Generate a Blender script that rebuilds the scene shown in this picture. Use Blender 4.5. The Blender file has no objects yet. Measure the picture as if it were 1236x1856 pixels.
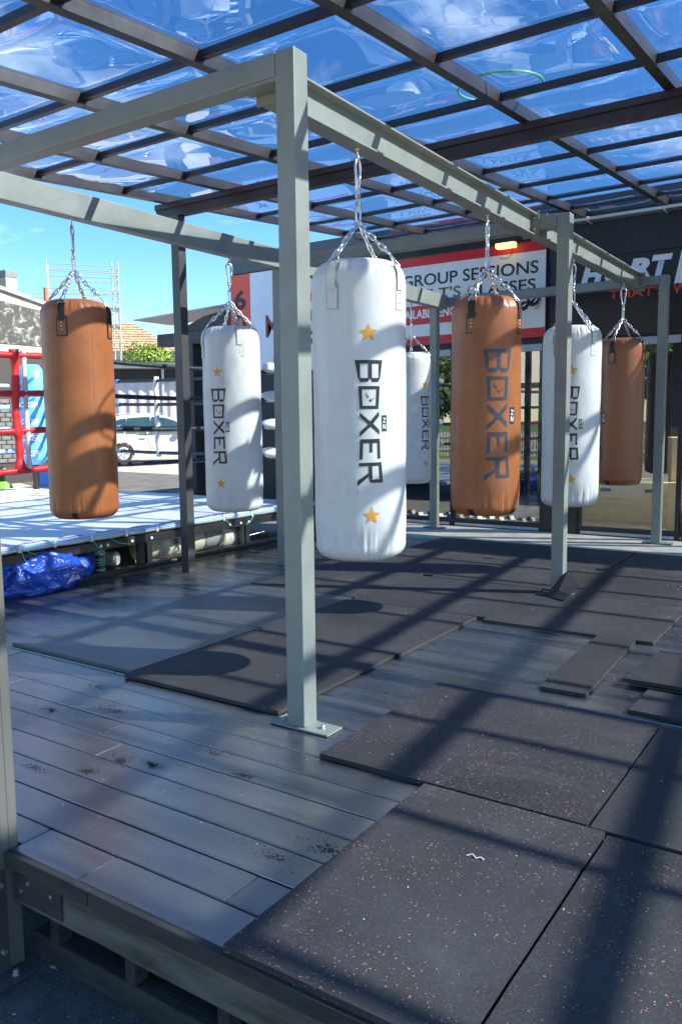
import bpy, bmesh, math, random
from mathutils import Vector, Matrix, noise
PI = math.pi
rnd = random.Random(7)
SC = bpy.context.scene
COL = SC.collection

# ------------------------------------------------------------------ camera, world, sun, exposure
cam_d = bpy.data.cameras.new('camera')
cam = bpy.data.objects.new('camera', cam_d)
COL.objects.link(cam)
cr = Vector((0.83130637, 0.55571035, -0.01075744))
cu = Vector((-0.05265866, 0.09801173, 0.99379111))
cf = Vector((-0.55331436, 0.82557841, -0.11074073))
m3 = Matrix((cr, cu, -cf)).transposed()
cam.matrix_world = Matrix.Translation((0, 0, 1.25)) @ m3.to_4x4()
cam_d.sensor_fit = 'VERTICAL'
cam_d.sensor_height = 36.0
cam_d.lens = 36.0 * 1454.55 / 1856.0
cam_d.clip_start = 0.05
cam_d.clip_end = 2000
SC.camera = cam

SUN_EL = math.radians(37.5)
SUN_DIR = Vector((0.917 * math.cos(SUN_EL), 0.400 * math.cos(SUN_EL), math.sin(SUN_EL))).normalized()
sd = bpy.data.lights.new('sun', 'SUN')
sd.energy = 5.0
sd.angle = math.radians(0.6)
sd.color = (1.0, 0.89, 0.70)
sun = bpy.data.objects.new('sun', sd)
COL.objects.link(sun)
sun.rotation_euler = SUN_DIR.to_track_quat('Z', 'Y').to_euler()

world = bpy.data.worlds.new('World')
SC.world = world
world.use_nodes = True
wn = world.node_tree.nodes
wl = world.node_tree.links
for n in list(wn):
    wn.remove(n)
wout = wn.new('ShaderNodeOutputWorld')
wbg = wn.new('ShaderNodeBackground')
wsky = wn.new('ShaderNodeTexSky')
wsky.sky_type = 'NISHITA'
wsky.sun_disc = False
wsky.sun_elevation = SUN_EL
wsky.sun_rotation = math.atan2(0.917, 0.400)
wsky.air_density = 1.0
wsky.dust_density = 0.0
wsky.altitude = 400
wsky.ozone_density = 3.0
wbg.inputs['Strength'].default_value = 0.15
# thin drifting clouds
wtc = wn.new('ShaderNodeTexCoord')
wmp = wn.new('ShaderNodeMapping')
wmp.inputs['Scale'].default_value = (1.6, 1.6, 4.0)
wmp.inputs['Rotation'].default_value = (0.0, 0.5, 1.9)
wmp.inputs['Location'].default_value = (3.1, 0.6, 0.35)
wno = wn.new('ShaderNodeTexNoise')
wno.inputs['Scale'].default_value = 1.55
wno.inputs['Detail'].default_value = 9
wno.inputs['Roughness'].default_value = 0.62
wno.inputs['Distortion'].default_value = 0.4
wra = wn.new('ShaderNodeValToRGB')
wra.color_ramp.elements[0].position = 0.54
wra.color_ramp.elements[0].color = (0, 0, 0, 1)
wra.color_ramp.elements[1].position = 0.76
wra.color_ramp.elements[1].color = (0.8, 0.8, 0.8, 1)
wmx = wn.new('ShaderNodeMixRGB')
wmx.inputs['Color2'].default_value = (5.2, 5.5, 5.9, 1)
wgm = wn.new('ShaderNodeHueSaturation')
wgm.inputs['Saturation'].default_value = 1.28
wgm.inputs['Value'].default_value = 0.66
wl.new(wtc.outputs['Generated'], wmp.inputs['Vector'])
wl.new(wmp.outputs['Vector'], wno.inputs['Vector'])
wl.new(wno.outputs['Fac'], wra.inputs['Fac'])
wl.new(wsky.outputs['Color'], wgm.inputs['Color'])
wl.new(wgm.outputs['Color'], wmx.inputs['Color1'])
wl.new(wra.outputs['Color'], wmx.inputs['Fac'])
wl.new(wmx.outputs['Color'], wbg.inputs['Color'])
wl.new(wbg.outputs['Background'], wout.inputs['Surface'])

SC.view_settings.view_transform = 'Standard'
SC.view_settings.look = 'None'
SC.view_settings.gamma = 1.0
SC.view_settings.use_curve_mapping = False
SC.view_settings.exposure = 1.56
SC.cycles.transparent_max_bounces = 24
SC.cycles.max_bounces = 10
SC.cycles.glossy_bounces = 5
SC.cycles.sample_clamp_indirect = 6.0
SC.cycles.use_denoising = True

# ------------------------------------------------------------------ materials
MATS = {}


def base_mat(name):
    m = bpy.data.materials.new(name)
    m.use_nodes = True
    MATS[name] = m
    nt = m.node_tree
    b = nt.nodes.get('Principled BSDF')
    return m, nt.nodes, nt.links, b


def mat(name, col, rough=0.6, metal=0.0, var=0.12, scale=8.0, bump=0.0, bscale=60.0, rvar=0.0, spec=0.5, col2=None,
        stretch=(1, 1, 1), randv=0.0, coat=0.0, detail=6.0):
    """procedural surface: base colour broken up by noise, optional relief, optional per-object shade"""
    m, N, L, b = base_mat(name)
    tc = N.new('ShaderNodeTexCoord')
    mp = N.new('ShaderNodeMapping')
    mp.inputs['Scale'].default_value = stretch
    L.new(tc.outputs['Object'], mp.inputs['Vector'])
    vec = mp.outputs['Vector']
    if randv > 0:
        oi = N.new('ShaderNodeObjectInfo')
        ml = N.new('ShaderNodeVectorMath')
        ml.operation = 'MULTIPLY_ADD'
        L.new(oi.outputs['Random'], ml.inputs[0])
        ml.inputs[1].default_value = (37.0, 19.0, 53.0)
        L.new(vec, ml.inputs[2])
        vec = ml.outputs[0]
    no = N.new('ShaderNodeTexNoise')
    no.inputs['Scale'].default_value = scale
    no.inputs['Detail'].default_value = detail
    no.inputs['Roughness'].default_value = 0.6
    L.new(vec, no.inputs['Vector'])
    ra = N.new('ShaderNodeValToRGB')
    c2 = col2 or tuple(min(1.0, c * (1 + var * 1.6)) for c in col)
    c1 = tuple(c * (1 - var) for c in col)
    ra.color_ramp.elements[0].position = 0.3
    ra.color_ramp.elements[1].position = 0.72
    ra.color_ramp.elements[0].color = (*c1, 1)
    ra.color_ramp.elements[1].color = (*c2, 1)
    L.new(no.outputs['Fac'], ra.inputs['Fac'])
    out = ra.outputs['Color']
    if randv > 0:
        hs = N.new('ShaderNodeHueSaturation')
        mr = N.new('ShaderNodeMapRange')
        mr.inputs['To Min'].default_value = 1 - randv
        mr.inputs['To Max'].default_value = 1 + randv
        L.new(oi.outputs['Random'], mr.inputs['Value'])
        L.new(mr.outputs['Result'], hs.inputs['Value'])
        L.new(out, hs.inputs['Color'])
        out = hs.outputs['Color']
    L.new(out, b.inputs['Base Color'])
    b.inputs['Metallic'].default_value = metal
    b.inputs['Specular IOR Level'].default_value = spec
    b.inputs['Coat Weight'].default_value = coat
    if rvar > 0:
        mr2 = N.new('ShaderNodeMapRange')
        mr2.inputs['From Min'].default_value = 0.3
        mr2.inputs['From Max'].default_value = 0.7
        mr2.inputs['To Min'].default_value = max(0.02, rough - rvar)
        mr2.inputs['To Max'].default_value = min(1.0, rough + rvar)
        no2 = N.new('ShaderNodeTexNoise')
        no2.inputs['Scale'].default_value = scale * 0.6
        no2.inputs['Detail'].default_value = 5
        L.new(vec, no2.inputs['Vector'])
        L.new(no2.outputs['Fac'], mr2.inputs['Value'])
        L.new(mr2.outputs['Result'], b.inputs['Roughness'])
    else:
        b.inputs['Roughness'].default_value = rough
    if bump > 0:
        nb = N.new('ShaderNodeTexNoise')
        nb.inputs['Scale'].default_value = bscale
        nb.inputs['Detail'].default_value = 6
        L.new(vec, nb.inputs['Vector'])
        bp = N.new('ShaderNodeBump')
        bp.inputs['Strength'].default_value = bump
        bp.inputs['Distance'].default_value = 0.01
        L.new(nb.outputs['Fac'], bp.inputs['Height'])
        L.new(bp.outputs['Normal'], b.inputs['Normal'])
    return m


def add_specks(m, specs):
    """scatter small flecks (scale, radius, keep fraction, colour) over a material's base colour"""
    N, L = m.node_tree.nodes, m.node_tree.links
    b = N.get('Principled BSDF')
    src = b.inputs['Base Color'].links[0].from_socket
    tc = N.new('ShaderNodeNewGeometry')
    for (sc, rad, keep, col, clump) in specs:
        vo = N.new('ShaderNodeTexVoronoi')
        vo.inputs['Scale'].default_value = sc
        L.new(tc.outputs['Position'], vo.inputs['Vector'])
        lt = N.new('ShaderNodeMath')
        lt.operation = 'LESS_THAN'
        lt.inputs[1].default_value = rad
        L.new(vo.outputs['Distance'], lt.inputs[0])
        sp = N.new('ShaderNodeSeparateColor')
        L.new(vo.outputs['Color'], sp.inputs['Color'])
        no = N.new('ShaderNodeTexNoise')
        no.inputs['Scale'].default_value = clump
        no.inputs['Detail'].default_value = 3
        L.new(tc.outputs['Position'], no.inputs['Vector'])
        mu = N.new('ShaderNodeMath')
        mu.operation = 'MULTIPLY_ADD'
        mu.inputs[1].default_value = -1.1
        mu.inputs[2].default_value = 0.55 + keep
        L.new(no.outputs['Fac'], mu.inputs[0])
        mu2 = N.new('ShaderNodeMath')
        mu2.operation = 'LESS_THAN'
        L.new(sp.outputs['Red'], mu2.inputs[0])
        L.new(mu.outputs['Value'], mu2.inputs[1])
        an = N.new('ShaderNodeMath')
        an.operation = 'MULTIPLY'
        L.new(lt.outputs['Value'], an.inputs[0])
        L.new(mu2.outputs['Value'], an.inputs[1])
        mx = N.new('ShaderNodeMixRGB')
        mx.inputs['Color2'].default_value = (*col, 1)
        L.new(src, mx.inputs['Color1'])
        L.new(an.outputs['Value'], mx.inputs['Fac'])
        src = mx.outputs['Color']
    L.new(src, b.inputs['Base Color'])


def add_stains(m, col, scale, lo, hi, strength, stretch=(1, 1, 1), detail=10):
    """irregular smudges: noise thresholded between lo and hi, mixed over the base colour"""
    N, L = m.node_tree.nodes, m.node_tree.links
    b = N.get('Principled BSDF')
    src = b.inputs['Base Color'].links[0].from_socket
    ge = N.new('ShaderNodeNewGeometry')
    mp = N.new('ShaderNodeMapping')
    mp.inputs['Scale'].default_value = stretch
    mp.inputs['Location'].default_value = (scale * 0.31, scale * 0.17, lo * 9)
    L.new(ge.outputs['Position'], mp.inputs['Vector'])
    no = N.new('ShaderNodeTexNoise')
    no.inputs['Scale'].default_value = scale
    no.inputs['Detail'].default_value = detail
    no.inputs['Roughness'].default_value = 0.68
    no.inputs['Distortion'].default_value = 0.7
    L.new(mp.outputs['Vector'], no.inputs['Vector'])
    mr = N.new('ShaderNodeMapRange')
    mr.inputs['From Min'].default_value = lo
    mr.inputs['From Max'].default_value = hi
    mr.inputs['To Max'].default_value = strength
    L.new(no.outputs['Fac'], mr.inputs['Value'])
    mx = N.new('ShaderNodeMixRGB')
    mx.inputs['Color2'].default_value = (*col, 1)
    L.new(src, mx.inputs['Color1'])
    L.new(mr.outputs['Result'], mx.inputs['Fac'])
    L.new(mx.outputs['Color'], b.inputs['Base Color'])


def sheet_mat(name, tint, gloss_min, gloss_max, gloss_col=(1, 1, 1), rough=0.02, bump=0.0, bscale=3.0, haze=0.0):
    """thin clear sheet: tinted transmission mixed with a mirror-like reflection that grows towards grazing"""
    m = bpy.data.materials.new(name)
    m.use_nodes = True
    N, L = m.node_tree.nodes, m.node_tree.links
    for n in list(N):
        N.remove(n)
    out = N.new('ShaderNodeOutputMaterial')
    tr = N.new('ShaderNodeBsdfTransparent')
    tr.inputs['Color'].default_value = (*tint, 1)
    gl = N.new('ShaderNodeBsdfGlossy')
    gl.inputs['Color'].default_value = (*gloss_col, 1)
    gl.inputs['Roughness'].default_value = rough
    lw = N.new('ShaderNodeLayerWeight')
    lw.inputs['Blend'].default_value = 0.35
    mr = N.new('ShaderNodeMapRange')
    mr.inputs['To Min'].default_value = gloss_min
    mr.inputs['To Max'].default_value = gloss_max
    L.new(lw.outputs['Facing'], mr.inputs['Value'])
    mx = N.new('ShaderNodeMixShader')
    L.new(mr.outputs['Result'], mx.inputs['Fac'])
    L.new(tr.outputs['BSDF'], mx.inputs[1])
    L.new(gl.outputs['BSDF'], mx.inputs[2])
    if bump > 0:
        tc = N.new('ShaderNodeNewGeometry')
        no = N.new('ShaderNodeTexNoise')
        no.inputs['Scale'].default_value = bscale
        no.inputs['Detail'].default_value = 2
        no.inputs['Distortion'].default_value = 0.6
        L.new(tc.outputs['Position'], no.inputs['Vector'])
        bp = N.new('ShaderNodeBump')
        bp.inputs['Strength'].default_value = bump
        bp.inputs['Distance'].default_value = 0.05
        L.new(no.outputs['Fac'], bp.inputs['Height'])
        L.new(bp.outputs['Normal'], gl.inputs['Normal'])
    res = mx.outputs['Shader']
    if haze > 0:
        df = N.new('ShaderNodeBsdfDiffuse')
        df.inputs['Color'].default_value = (0.75, 0.8, 0.85, 1)
        m2 = N.new('ShaderNodeMixShader')
        tc = N.new('ShaderNodeNewGeometry')
        n2 = N.new('ShaderNodeTexNoise')
        n2.inputs['Scale'].default_value = 7.0
        n2.inputs['Detail'].default_value = 8
        L.new(tc.outputs['Position'], n2.inputs['Vector'])
        m3_ = N.new('ShaderNodeMapRange')
        m3_.inputs['From Min'].default_value = 0.5
        m3_.inputs['From Max'].default_value = 0.85
        m3_.inputs['To Min'].default_value = 0.0
        m3_.inputs['To Max'].default_value = haze
        L.new(n2.outputs['Fac'], m3_.inputs['Value'])
        L.new(m3_.outputs['Result'], m2.inputs['Fac'])
        L.new(res, m2.inputs[1])
        L.new(df.outputs['BSDF'], m2.inputs[2])
        res = m2.outputs['Shader']
    L.new(res, out.inputs['Surface'])
    MATS[name] = m
    return m


mat('steel_paint', (0.225, 0.240, 0.215), 0.42, var=0.10, scale=5, bump=0.03, bscale=140, rvar=0.06)
mat('galv', (0.62, 0.63, 0.64), 0.28, metal=0.95, var=0.18, scale=40)
mat('bolt', (0.5, 0.53, 0.53), 0.35, metal=0.8, var=0.1)
mat('bronze', (0.022, 0.017, 0.016), 0.36, var=0.25, scale=6, rvar=0.1, bump=0.03)
mat('beam_brown', (0.035, 0.020, 0.017), 0.42, var=0.25, scale=5, stretch=(0.3, 3, 3))
mat('post_grey', (0.115, 0.108, 0.097), 0.45, var=0.14, scale=4, stretch=(1, 1, 0.4), rvar=0.1, bump=0.03)
mat('post_dark', (0.06, 0.056, 0.055), 0.42, var=0.2, scale=4, stretch=(1, 1, 0.3), rvar=0.12)
mat('deck', (0.026, 0.025, 0.025), 0.285, var=0.4, scale=3.0, stretch=(0.6, 3, 1), detail=3.0, col2=(0.058, 0.056, 0.055), rvar=0.06,
    randv=0.3, bump=0.10, bscale=45, spec=0.6)
MATS['deck'].node_tree.nodes['Principled BSDF'].inputs['IOR'].default_value = 2.65
add_specks(MATS['deck'], [(70, 0.16, 0.10, (0.01, 0.01, 0.01), 3.0), (42, 0.10, 0.0, (0.5, 0.5, 0.48), 4.0)])
mat('deck_worn', (0.105, 0.092, 0.075), 0.62, var=0.3, scale=3.5, stretch=(0.6, 2, 1), detail=4, col2=(0.18, 0.160, 0.132), rvar=0.14,
    randv=0.22, bump=0.15, bscale=30, spec=0.5)
add_specks(MATS['deck_worn'], [(70, 0.16, 0.05, (0.012, 0.012, 0.012), 3.0), (42, 0.11, 0.04, (0.5, 0.5, 0.48), 4.0)])
mat('timber', (0.066, 0.060, 0.052), 0.85, var=0.45, scale=7, stretch=(0.5, 3, 3), bump=0.5, bscale=26, col2=(0.17, 0.15, 0.12))
mat('timber_dark', (0.034, 0.032, 0.030), 0.85, var=0.4, scale=8, stretch=(0.6, 3, 3), bump=0.5, bscale=26)
mat('rubber', (0.023, 0.0205, 0.021), 0.72, var=0.3, scale=1.6, detail=9, col2=(0.044, 0.040, 0.041), bump=0.22, bscale=420, randv=0.16, rvar=0.08)
add_specks(MATS['rubber'], [(230, 0.34, 0.20, (0.085, 0.08, 0.083), 30), (62, 0.13, -0.03, (0.38, 0.37, 0.36), 1.3)])
mat('rubber_fleck', (0.025, 0.022, 0.0225), 0.72, var=0.3, scale=1.6, detail=9, col2=(0.047, 0.043, 0.044), bump=0.22, bscale=420, randv=0.12, rvar=0.08)
add_specks(MATS['rubber_fleck'], [(230, 0.34, 0.30, (0.10, 0.095, 0.098), 30), (68, 0.165, 0.16, (0.58, 0.18, 0.125), 4.0),
                                  (122, 0.22, 0.12, (0.48, 0.21, 0.165), 4.0), (60, 0.08, -0.02, (0.6, 0.58, 0.55), 2)])
mat('rubber_smooth', (0.040, 0.042, 0.046), 0.42, var=0.3, scale=2.0, col2=(0.062, 0.064, 0.070), bump=0.2, bscale=120, spec=0.6)
MATS['rubber_smooth'].node_tree.nodes['Principled BSDF'].inputs['IOR'].default_value = 1.9
mat('asphalt', (0.075, 0.077, 0.075), 0.9, var=0.35, scale=14, bump=0.9, bscale=120, col2=(0.10, 0.105, 0.10))
add_specks(MATS['asphalt'], [(110, 0.3, 0.05, (0.17, 0.18, 0.17), 20), (28, 0.06, 0.0, (0.6, 0.6, 0.58), 3)])
mat('concrete', (0.46, 0.45, 0.41), 0.85, var=0.25, scale=5, bump=0.3, bscale=40, col2=(0.58, 0.57, 0.53))
add_specks(MATS['concrete'], [(30, 0.14, 0.02, (0.16, 0.16, 0.15), 3)])
mat('yard', (0.36, 0.335, 0.29), 0.9, var=0.15, scale=1.2, bump=0.2, bscale=20, col2=(0.43, 0.40, 0.35))
mat('yard_dark', (0.085, 0.085, 0.085), 0.9, var=0.3, scale=2, col2=(0.14, 0.14, 0.14), bump=0.2, bscale=30)
mat('vinyl_white', (0.63, 0.62, 0.595), 0.38, var=0.10, scale=2.4, detail=9, bump=0.14, bscale=11, col2=(0.70, 0.69, 0.67), rvar=0.05)
mat('strap_white', (0.68, 0.66, 0.60), 0.6, var=0.12, scale=30, bump=0.1, bscale=200)
mat('stitch', (0.30, 0.24, 0.17), 0.8, var=0.2, scale=80)
mat('leather_tan', (0.32, 0.092, 0.024), 0.40, var=0.12, scale=4, bump=0.08, bscale=160, rvar=0.07, col2=(0.37, 0.125, 0.040))
mat('leather_dark', (0.33, 0.095, 0.032), 0.38, var=0.14, scale=4, bump=0.08, bscale=160, rvar=0.07, col2=(0.31, 0.105, 0.04))
mat('strap_black', (0.018, 0.018, 0.020), 0.6, var=0.2, scale=40)
mat('print_black', (0.022, 0.021, 0.024), 0.42, var=0.15, scale=20)
mat('print_brown', (0.055, 0.035, 0.028), 0.45, var=0.2, scale=20)
mat('print_grey', (0.050, 0.050, 0.066), 0.45, var=0.2, scale=20)
mat('print_white', (0.78, 0.77, 0.74), 0.45, var=0.05, scale=20)
mat('star', (0.72, 0.33, 0.035), 0.42, var=0.08, scale=30)
mat('rivet', (0.72, 0.70, 0.66), 0.25, metal=0.9, var=0.1)
mat('sign_white', (0.76, 0.78, 0.78), 0.38, var=0.04, scale=2)
mat('sign_red', (0.62, 0.010, 0.018), 0.4, var=0.05, scale=2)
mat('sign_black', (0.016, 0.014, 0.015), 0.42, var=0.3, scale=1.5, col2=(0.026, 0.022, 0.023))
mat('letter_black', (0.022, 0.016, 0.018), 0.45, var=0.1, scale=4)
mat('letter_olive', (0.135, 0.13, 0.022), 0.45, var=0.1, scale=4)
mat('letter_white', (0.82, 0.84, 0.88), 0.4, var=0.03, scale=4)
mat('letter_red', (0.80, 0.085, 0.035), 0.45, var=0.06, scale=4)
mat('letter_wine', (0.21, 0.03, 0.035), 0.45, var=0.06, scale=4)
mat('sign_orange', (0.74, 0.085, 0.045), 0.4, var=0.05, scale=3)
mat('sign_pale', (0.66, 0.70, 0.78), 0.35, var=0.03, scale=2)
mat('fascia', (0.075, 0.085, 0.105), 0.5, var=0.06, scale=2)
mat('wall_dark', (0.022, 0.022, 0.026), 0.6, var=0.2, scale=2)
mat('soffit', (0.022, 0.023, 0.028), 0.5, var=0.25, scale=1.5)
mat('frame_black', (0.020, 0.019, 0.020), 0.4, var=0.2, scale=8)
mat('frame_grey', (0.42, 0.44, 0.46), 0.45, var=0.06, scale=8)
mat('room_floor', (0.07, 0.07, 0.075), 0.6, var=0.2, scale=4)
mat('room_wall', (0.10, 0.09, 0.09), 0.8, var=0.2, scale=2)
mat('plywood', (0.66, 0.50, 0.28), 0.6, var=0.18, scale=5, stretch=(1, 1, 5), col2=(0.68, 0.52, 0.30))
mat('iron', (0.03, 0.03, 0.032), 0.45, var=0.2, scale=20)
mat('chrome', (0.7, 0.71, 0.72), 0.12, metal=1.0, var=0.05)
mat('pipe_white', (0.70, 0.70, 0.68), 0.4, var=0.05)
mat('green_plastic', (0.10, 0.50, 0.26), 0.3, var=0.08)
mat('canvas', (0.64, 0.64, 0.70), 0.5, var=0.07, scale=1.6, stretch=(0.6, 2.5, 1), bump=0.5, bscale=3, col2=(0.70, 0.70, 0.75))
mat('ring_steel', (0.014, 0.016, 0.016), 0.38, var=0.25, scale=10, rvar=0.1)
mat('rope_black', (0.02, 0.02, 0.022), 0.45, var=0.25, scale=40, bump=0.6, bscale=50)
mat('rope_red', (0.55, 0.022, 0.025), 0.35, var=0.15, scale=20, bump=0.2, bscale=40)
mat('rope_blue', (0.07, 0.22, 0.55), 0.4, var=0.15, scale=20, bump=0.2, bscale=40)
mat('rope_light', (0.30, 0.55, 0.80), 0.4, var=0.12, scale=20)
mat('pad_blue', (0.03, 0.20, 0.60), 0.3, var=0.1, scale=10)
mat('pad_light', (0.12, 0.42, 0.78), 0.3, var=0.1, scale=6)
mat('pad_red', (0.72, 0.03, 0.03), 0.35, var=0.1, scale=10, bump=0.2, bscale=16)
mat('pad_white', (0.72, 0.72, 0.72), 0.4, var=0.06, scale=8, bump=0.4, bscale=14)
mat('web_white', (0.66, 0.64, 0.60), 0.7, var=0.1, scale=20, bump=0.2, bscale=50)
mat('twine', (0.16, 0.50, 0.43), 0.6, var=0.1)
mat('tarp', (0.012, 0.045, 0.34), 0.33, var=0.3, scale=6, bump=0.35, bscale=45, spec=0.6, col2=(0.02, 0.085, 0.5))
mat('card', (0.30, 0.24, 0.16), 0.7, var=0.2, scale=14)
mat('foil', (0.55, 0.56, 0.50), 0.25, metal=0.5, var=0.3, scale=30, bump=0.6, bscale=60)
mat('old_canvas', (0.42, 0.38, 0.29), 0.85, var=0.25, scale=8, bump=0.6, bscale=30)
mat('band_grey', (0.20, 0.20, 0.18), 0.8, var=0.3, scale=20, bump=0.4, bscale=30)
mat('car_paint', (0.47, 0.45, 0.40), 0.22, var=0.02, scale=2, coat=0.6)
mat('car_glass', (0.02, 0.05, 0.06), 0.06, var=0.2, scale=2, spec=0.8)
mat('tyre', (0.02, 0.02, 0.02), 0.75, var=0.2)
mat('shed_wall', (0.40, 0.41, 0.47), 0.5, var=0.05, scale=1)
mat('shed_roof', (0.12, 0.15, 0.17), 0.5, var=0.1, scale=1)
mat('mural', (0.024, 0.026, 0.030), 0.6, var=0.2, scale=4)
_m = MATS['mural']
_r = [n for n in _m.node_tree.nodes if n.type == 'VALTORGB'][0]
_n = [n for n in _m.node_tree.nodes if n.type == 'TEX_NOISE'][0]
_n.inputs['Scale'].default_value = 4.5
_n.inputs['Detail'].default_value = 12
_n.inputs['Roughness'].default_value = 0.8
_n.inputs['Distortion'].default_value = 1.2
_r.color_ramp.elements[0].position = 0.52
_r.color_ramp.elements[0].color = (0.03, 0.033, 0.036, 1)
_r.color_ramp.elements[1].position = 0.60
_r.color_ramp.elements[1].color = (0.26, 0.28, 0.29, 1)
mat('render_grey', (0.34, 0.34, 0.32), 0.9, var=0.3, scale=3, bump=0.3, bscale=20, col2=(0.45, 0.45, 0.42))
mat('chimney', (0.40, 0.36, 0.28), 0.9, var=0.15, scale=3, bump=0.3)
mat('brick_dark', (0.09, 0.10, 0.11), 0.7, var=0.25, scale=9)
mat('tile_tan', (0.42, 0.30, 0.20), 0.8, var=0.25, scale=3)
mat('house_wall', (0.5, 0.49, 0.46), 0.8, var=0.05)
mat('alu', (0.42, 0.43, 0.44), 0.45, metal=0.4, var=0.1)
mat('orange_pipe', (0.55, 0.16, 0.08), 0.6, var=0.1)
mat('leaf_bright', (0.11, 0.21, 0.018), 0.5, var=0.5, scale=1.5, col2=(0.23, 0.36, 0.03), randv=0.1)
mat('leaf_deep', (0.045, 0.095, 0.022), 0.5, var=0.4, scale=1.2, col2=(0.10, 0.17, 0.035), randv=0.1)
mat('bark', (0.12, 0.09, 0.06), 0.9, var=0.3, scale=10, bump=0.5)
mat('pergola', (0.045, 0.043, 0.043), 0.6, var=0.3, scale=6, bump=0.2)
mat('tin', (0.45, 0.46, 0.48), 0.45, var=0.1, scale=2, metal=0.2)
mat('lawn', (0.10, 0.17, 0.04), 0.9, var=0.3, scale=4)
mat('tent', (0.74, 0.72, 0.62), 0.7, var=0.03)
mat('leaf_litter', (0.50, 0.32, 0.10), 0.7, var=0.3, scale=30)
mat('paper_white', (0.75, 0.75, 0.73), 0.6, var=0.04)
mat('crumb', (0.012, 0.012, 0.012), 0.9, var=0.1)
mat('kettle_green', (0.16, 0.46, 0.06), 0.3, var=0.1)
sheet_mat('roof_sheet', (0.62, 0.745, 0.93), 0.07, 0.66, (0.9, 0.95, 1.0), 0.01, bump=0.035, bscale=1.6, haze=0.12)
sheet_mat('window_glass', (0.80, 0.85, 0.83), 0.20, 0.9, (0.9, 0.95, 0.97), 0.0, bump=0.004, bscale=1.2)
add_stains(MATS['vinyl_white'], (0.36, 0.34, 0.31), 7.0, 0.60, 0.78, 0.45, (1, 1, 0.7))
add_stains(MATS['vinyl_white'], (0.40, 0.39, 0.37), 26.0, 0.66, 0.76, 0.5, (1, 1, 0.35))
add_stains(MATS['leather_tan'], (0.13, 0.045, 0.018), 8.0, 0.56, 0.80, 0.6)
add_stains(MATS['leather_tan'], (0.46, 0.22, 0.11), 22.0, 0.64, 0.76, 0.45, (1, 1, 0.4))
add_stains(MATS['leather_dark'], (0.10, 0.035, 0.016), 8.0, 0.56, 0.80, 0.6)
add_stains(MATS['steel_paint'], (0.33, 0.35, 0.33), 34.0, 0.67, 0.72, 0.55, (1, 1, 0.5))
add_stains(MATS['steel_paint'], (0.12, 0.105, 0.08), 9.0, 0.62, 0.80, 0.45)
for _k in ('rubber', 'rubber_fleck', 'rubber_smooth'):
    add_stains(MATS[_k], (0.13, 0.125, 0.12), 2.6, 0.56, 0.80, 0.42)
    add_stains(MATS[_k], (0.15, 0.145, 0.14), 11.0, 0.62, 0.74, 0.30, (1, 0.5, 1))
add_stains(MATS['deck'], (0.11, 0.108, 0.10), 5.0, 0.60, 0.78, 0.35)
add_stains(MATS['deck_worn'], (0.28, 0.255, 0.21), 4.0, 0.54, 0.76, 0.5)
add_stains(MATS['canvas'], (0.40, 0.39, 0.40), 2.0, 0.54, 0.76, 0.5)
add_stains(MATS['canvas'], (0.33, 0.32, 0.31), 9.0, 0.64, 0.74, 0.45)
add_stains(MATS['concrete'], (0.25, 0.24, 0.22), 6.0, 0.58, 0.74, 0.5)
add_stains(MATS['yard'], (0.26, 0.24, 0.21), 1.0, 0.54, 0.74, 0.5)
add_stains(MATS['sign_white'], (0.56, 0.56, 0.54), 2.2, 0.52, 0.80, 0.5)
add_stains(MATS['post_grey'], (0.10, 0.095, 0.085), 6.0, 0.56, 0.80, 0.5, (1, 1, 0.3))
mm, N_, L_, b_ = base_mat('lamp_glow')
b_.inputs['Base Color'].default_value = (0.9, 0.7, 0.3, 1)
b_.inputs['Emission Color'].default_value = (1.0, 0.72, 0.22, 1)
b_.inputs['Emission Strength'].default_value = 0.75


# ------------------------------------------------------------------ geometry helpers
def link(o):
    COL.objects.link(o)
    return o


def tag(o, label=None, cat=None, group=None, kind=None):
    if label:
        o['label'] = label
    if cat:
        o['category'] = cat
    if group:
        o['group'] = group
    if kind:
        o['kind'] = kind
    return o


def thing(name, label, cat, loc=(0, 0, 0), rz=0.0, group=None, kind=None):
    o = bpy.data.objects.new(name, None)
    o.empty_display_size = 0.1
    o.location = loc
    o.rotation_euler = (0, 0, rz)
    link(o)
    return tag(o, label, cat, group, kind)


def mesh_from(bm, name, m, smooth=False):
    me = bpy.data.meshes.new(name)
    bmesh.ops.recalc_face_normals(bm, faces=bm.faces[:])
    bm.to_mesh(me)
    bm.free()
    if m:
        me.materials.append(MATS[m])
    if smooth:
        for p in me.polygons:
            p.use_smooth = True
    return me


def put(name, me, parent=None, loc=(0, 0, 0), rot=(0, 0, 0), scale=(1, 1, 1)):
    o = bpy.data.objects.new(name, me)
    o.location = loc
    o.rotation_euler = rot
    o.scale = scale
    link(o)
    if parent:
        o.parent = parent
    return o


def obj(name, bm, m, parent=None, loc=(0, 0, 0), rot=(0, 0, 0), smooth=False):
    return put(name, mesh_from(bm, name, m, smooth), parent, loc, rot)


def box(bm, x0, x1, y0, y1, z0, z1, bev=0.0):
    vs = [bm.verts.new((x, y, z)) for z in (z0, z1) for y in (y0, y1) for x in (x0, x1)]
    fs = [bm.faces.new([vs[i] for i in f]) for f in
          ((0, 2, 3, 1), (4, 5, 7, 6), (0, 1, 5, 4), (2, 6, 7, 3), (0, 4, 6, 2), (1, 3, 7, 5))]
    if bev > 0:
        es = list({e for f in fs for e in f.edges})
        bmesh.ops.bevel(bm, geom=es, offset=bev, segments=2, affect='EDGES', profile=0.5)
    return bm


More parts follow.
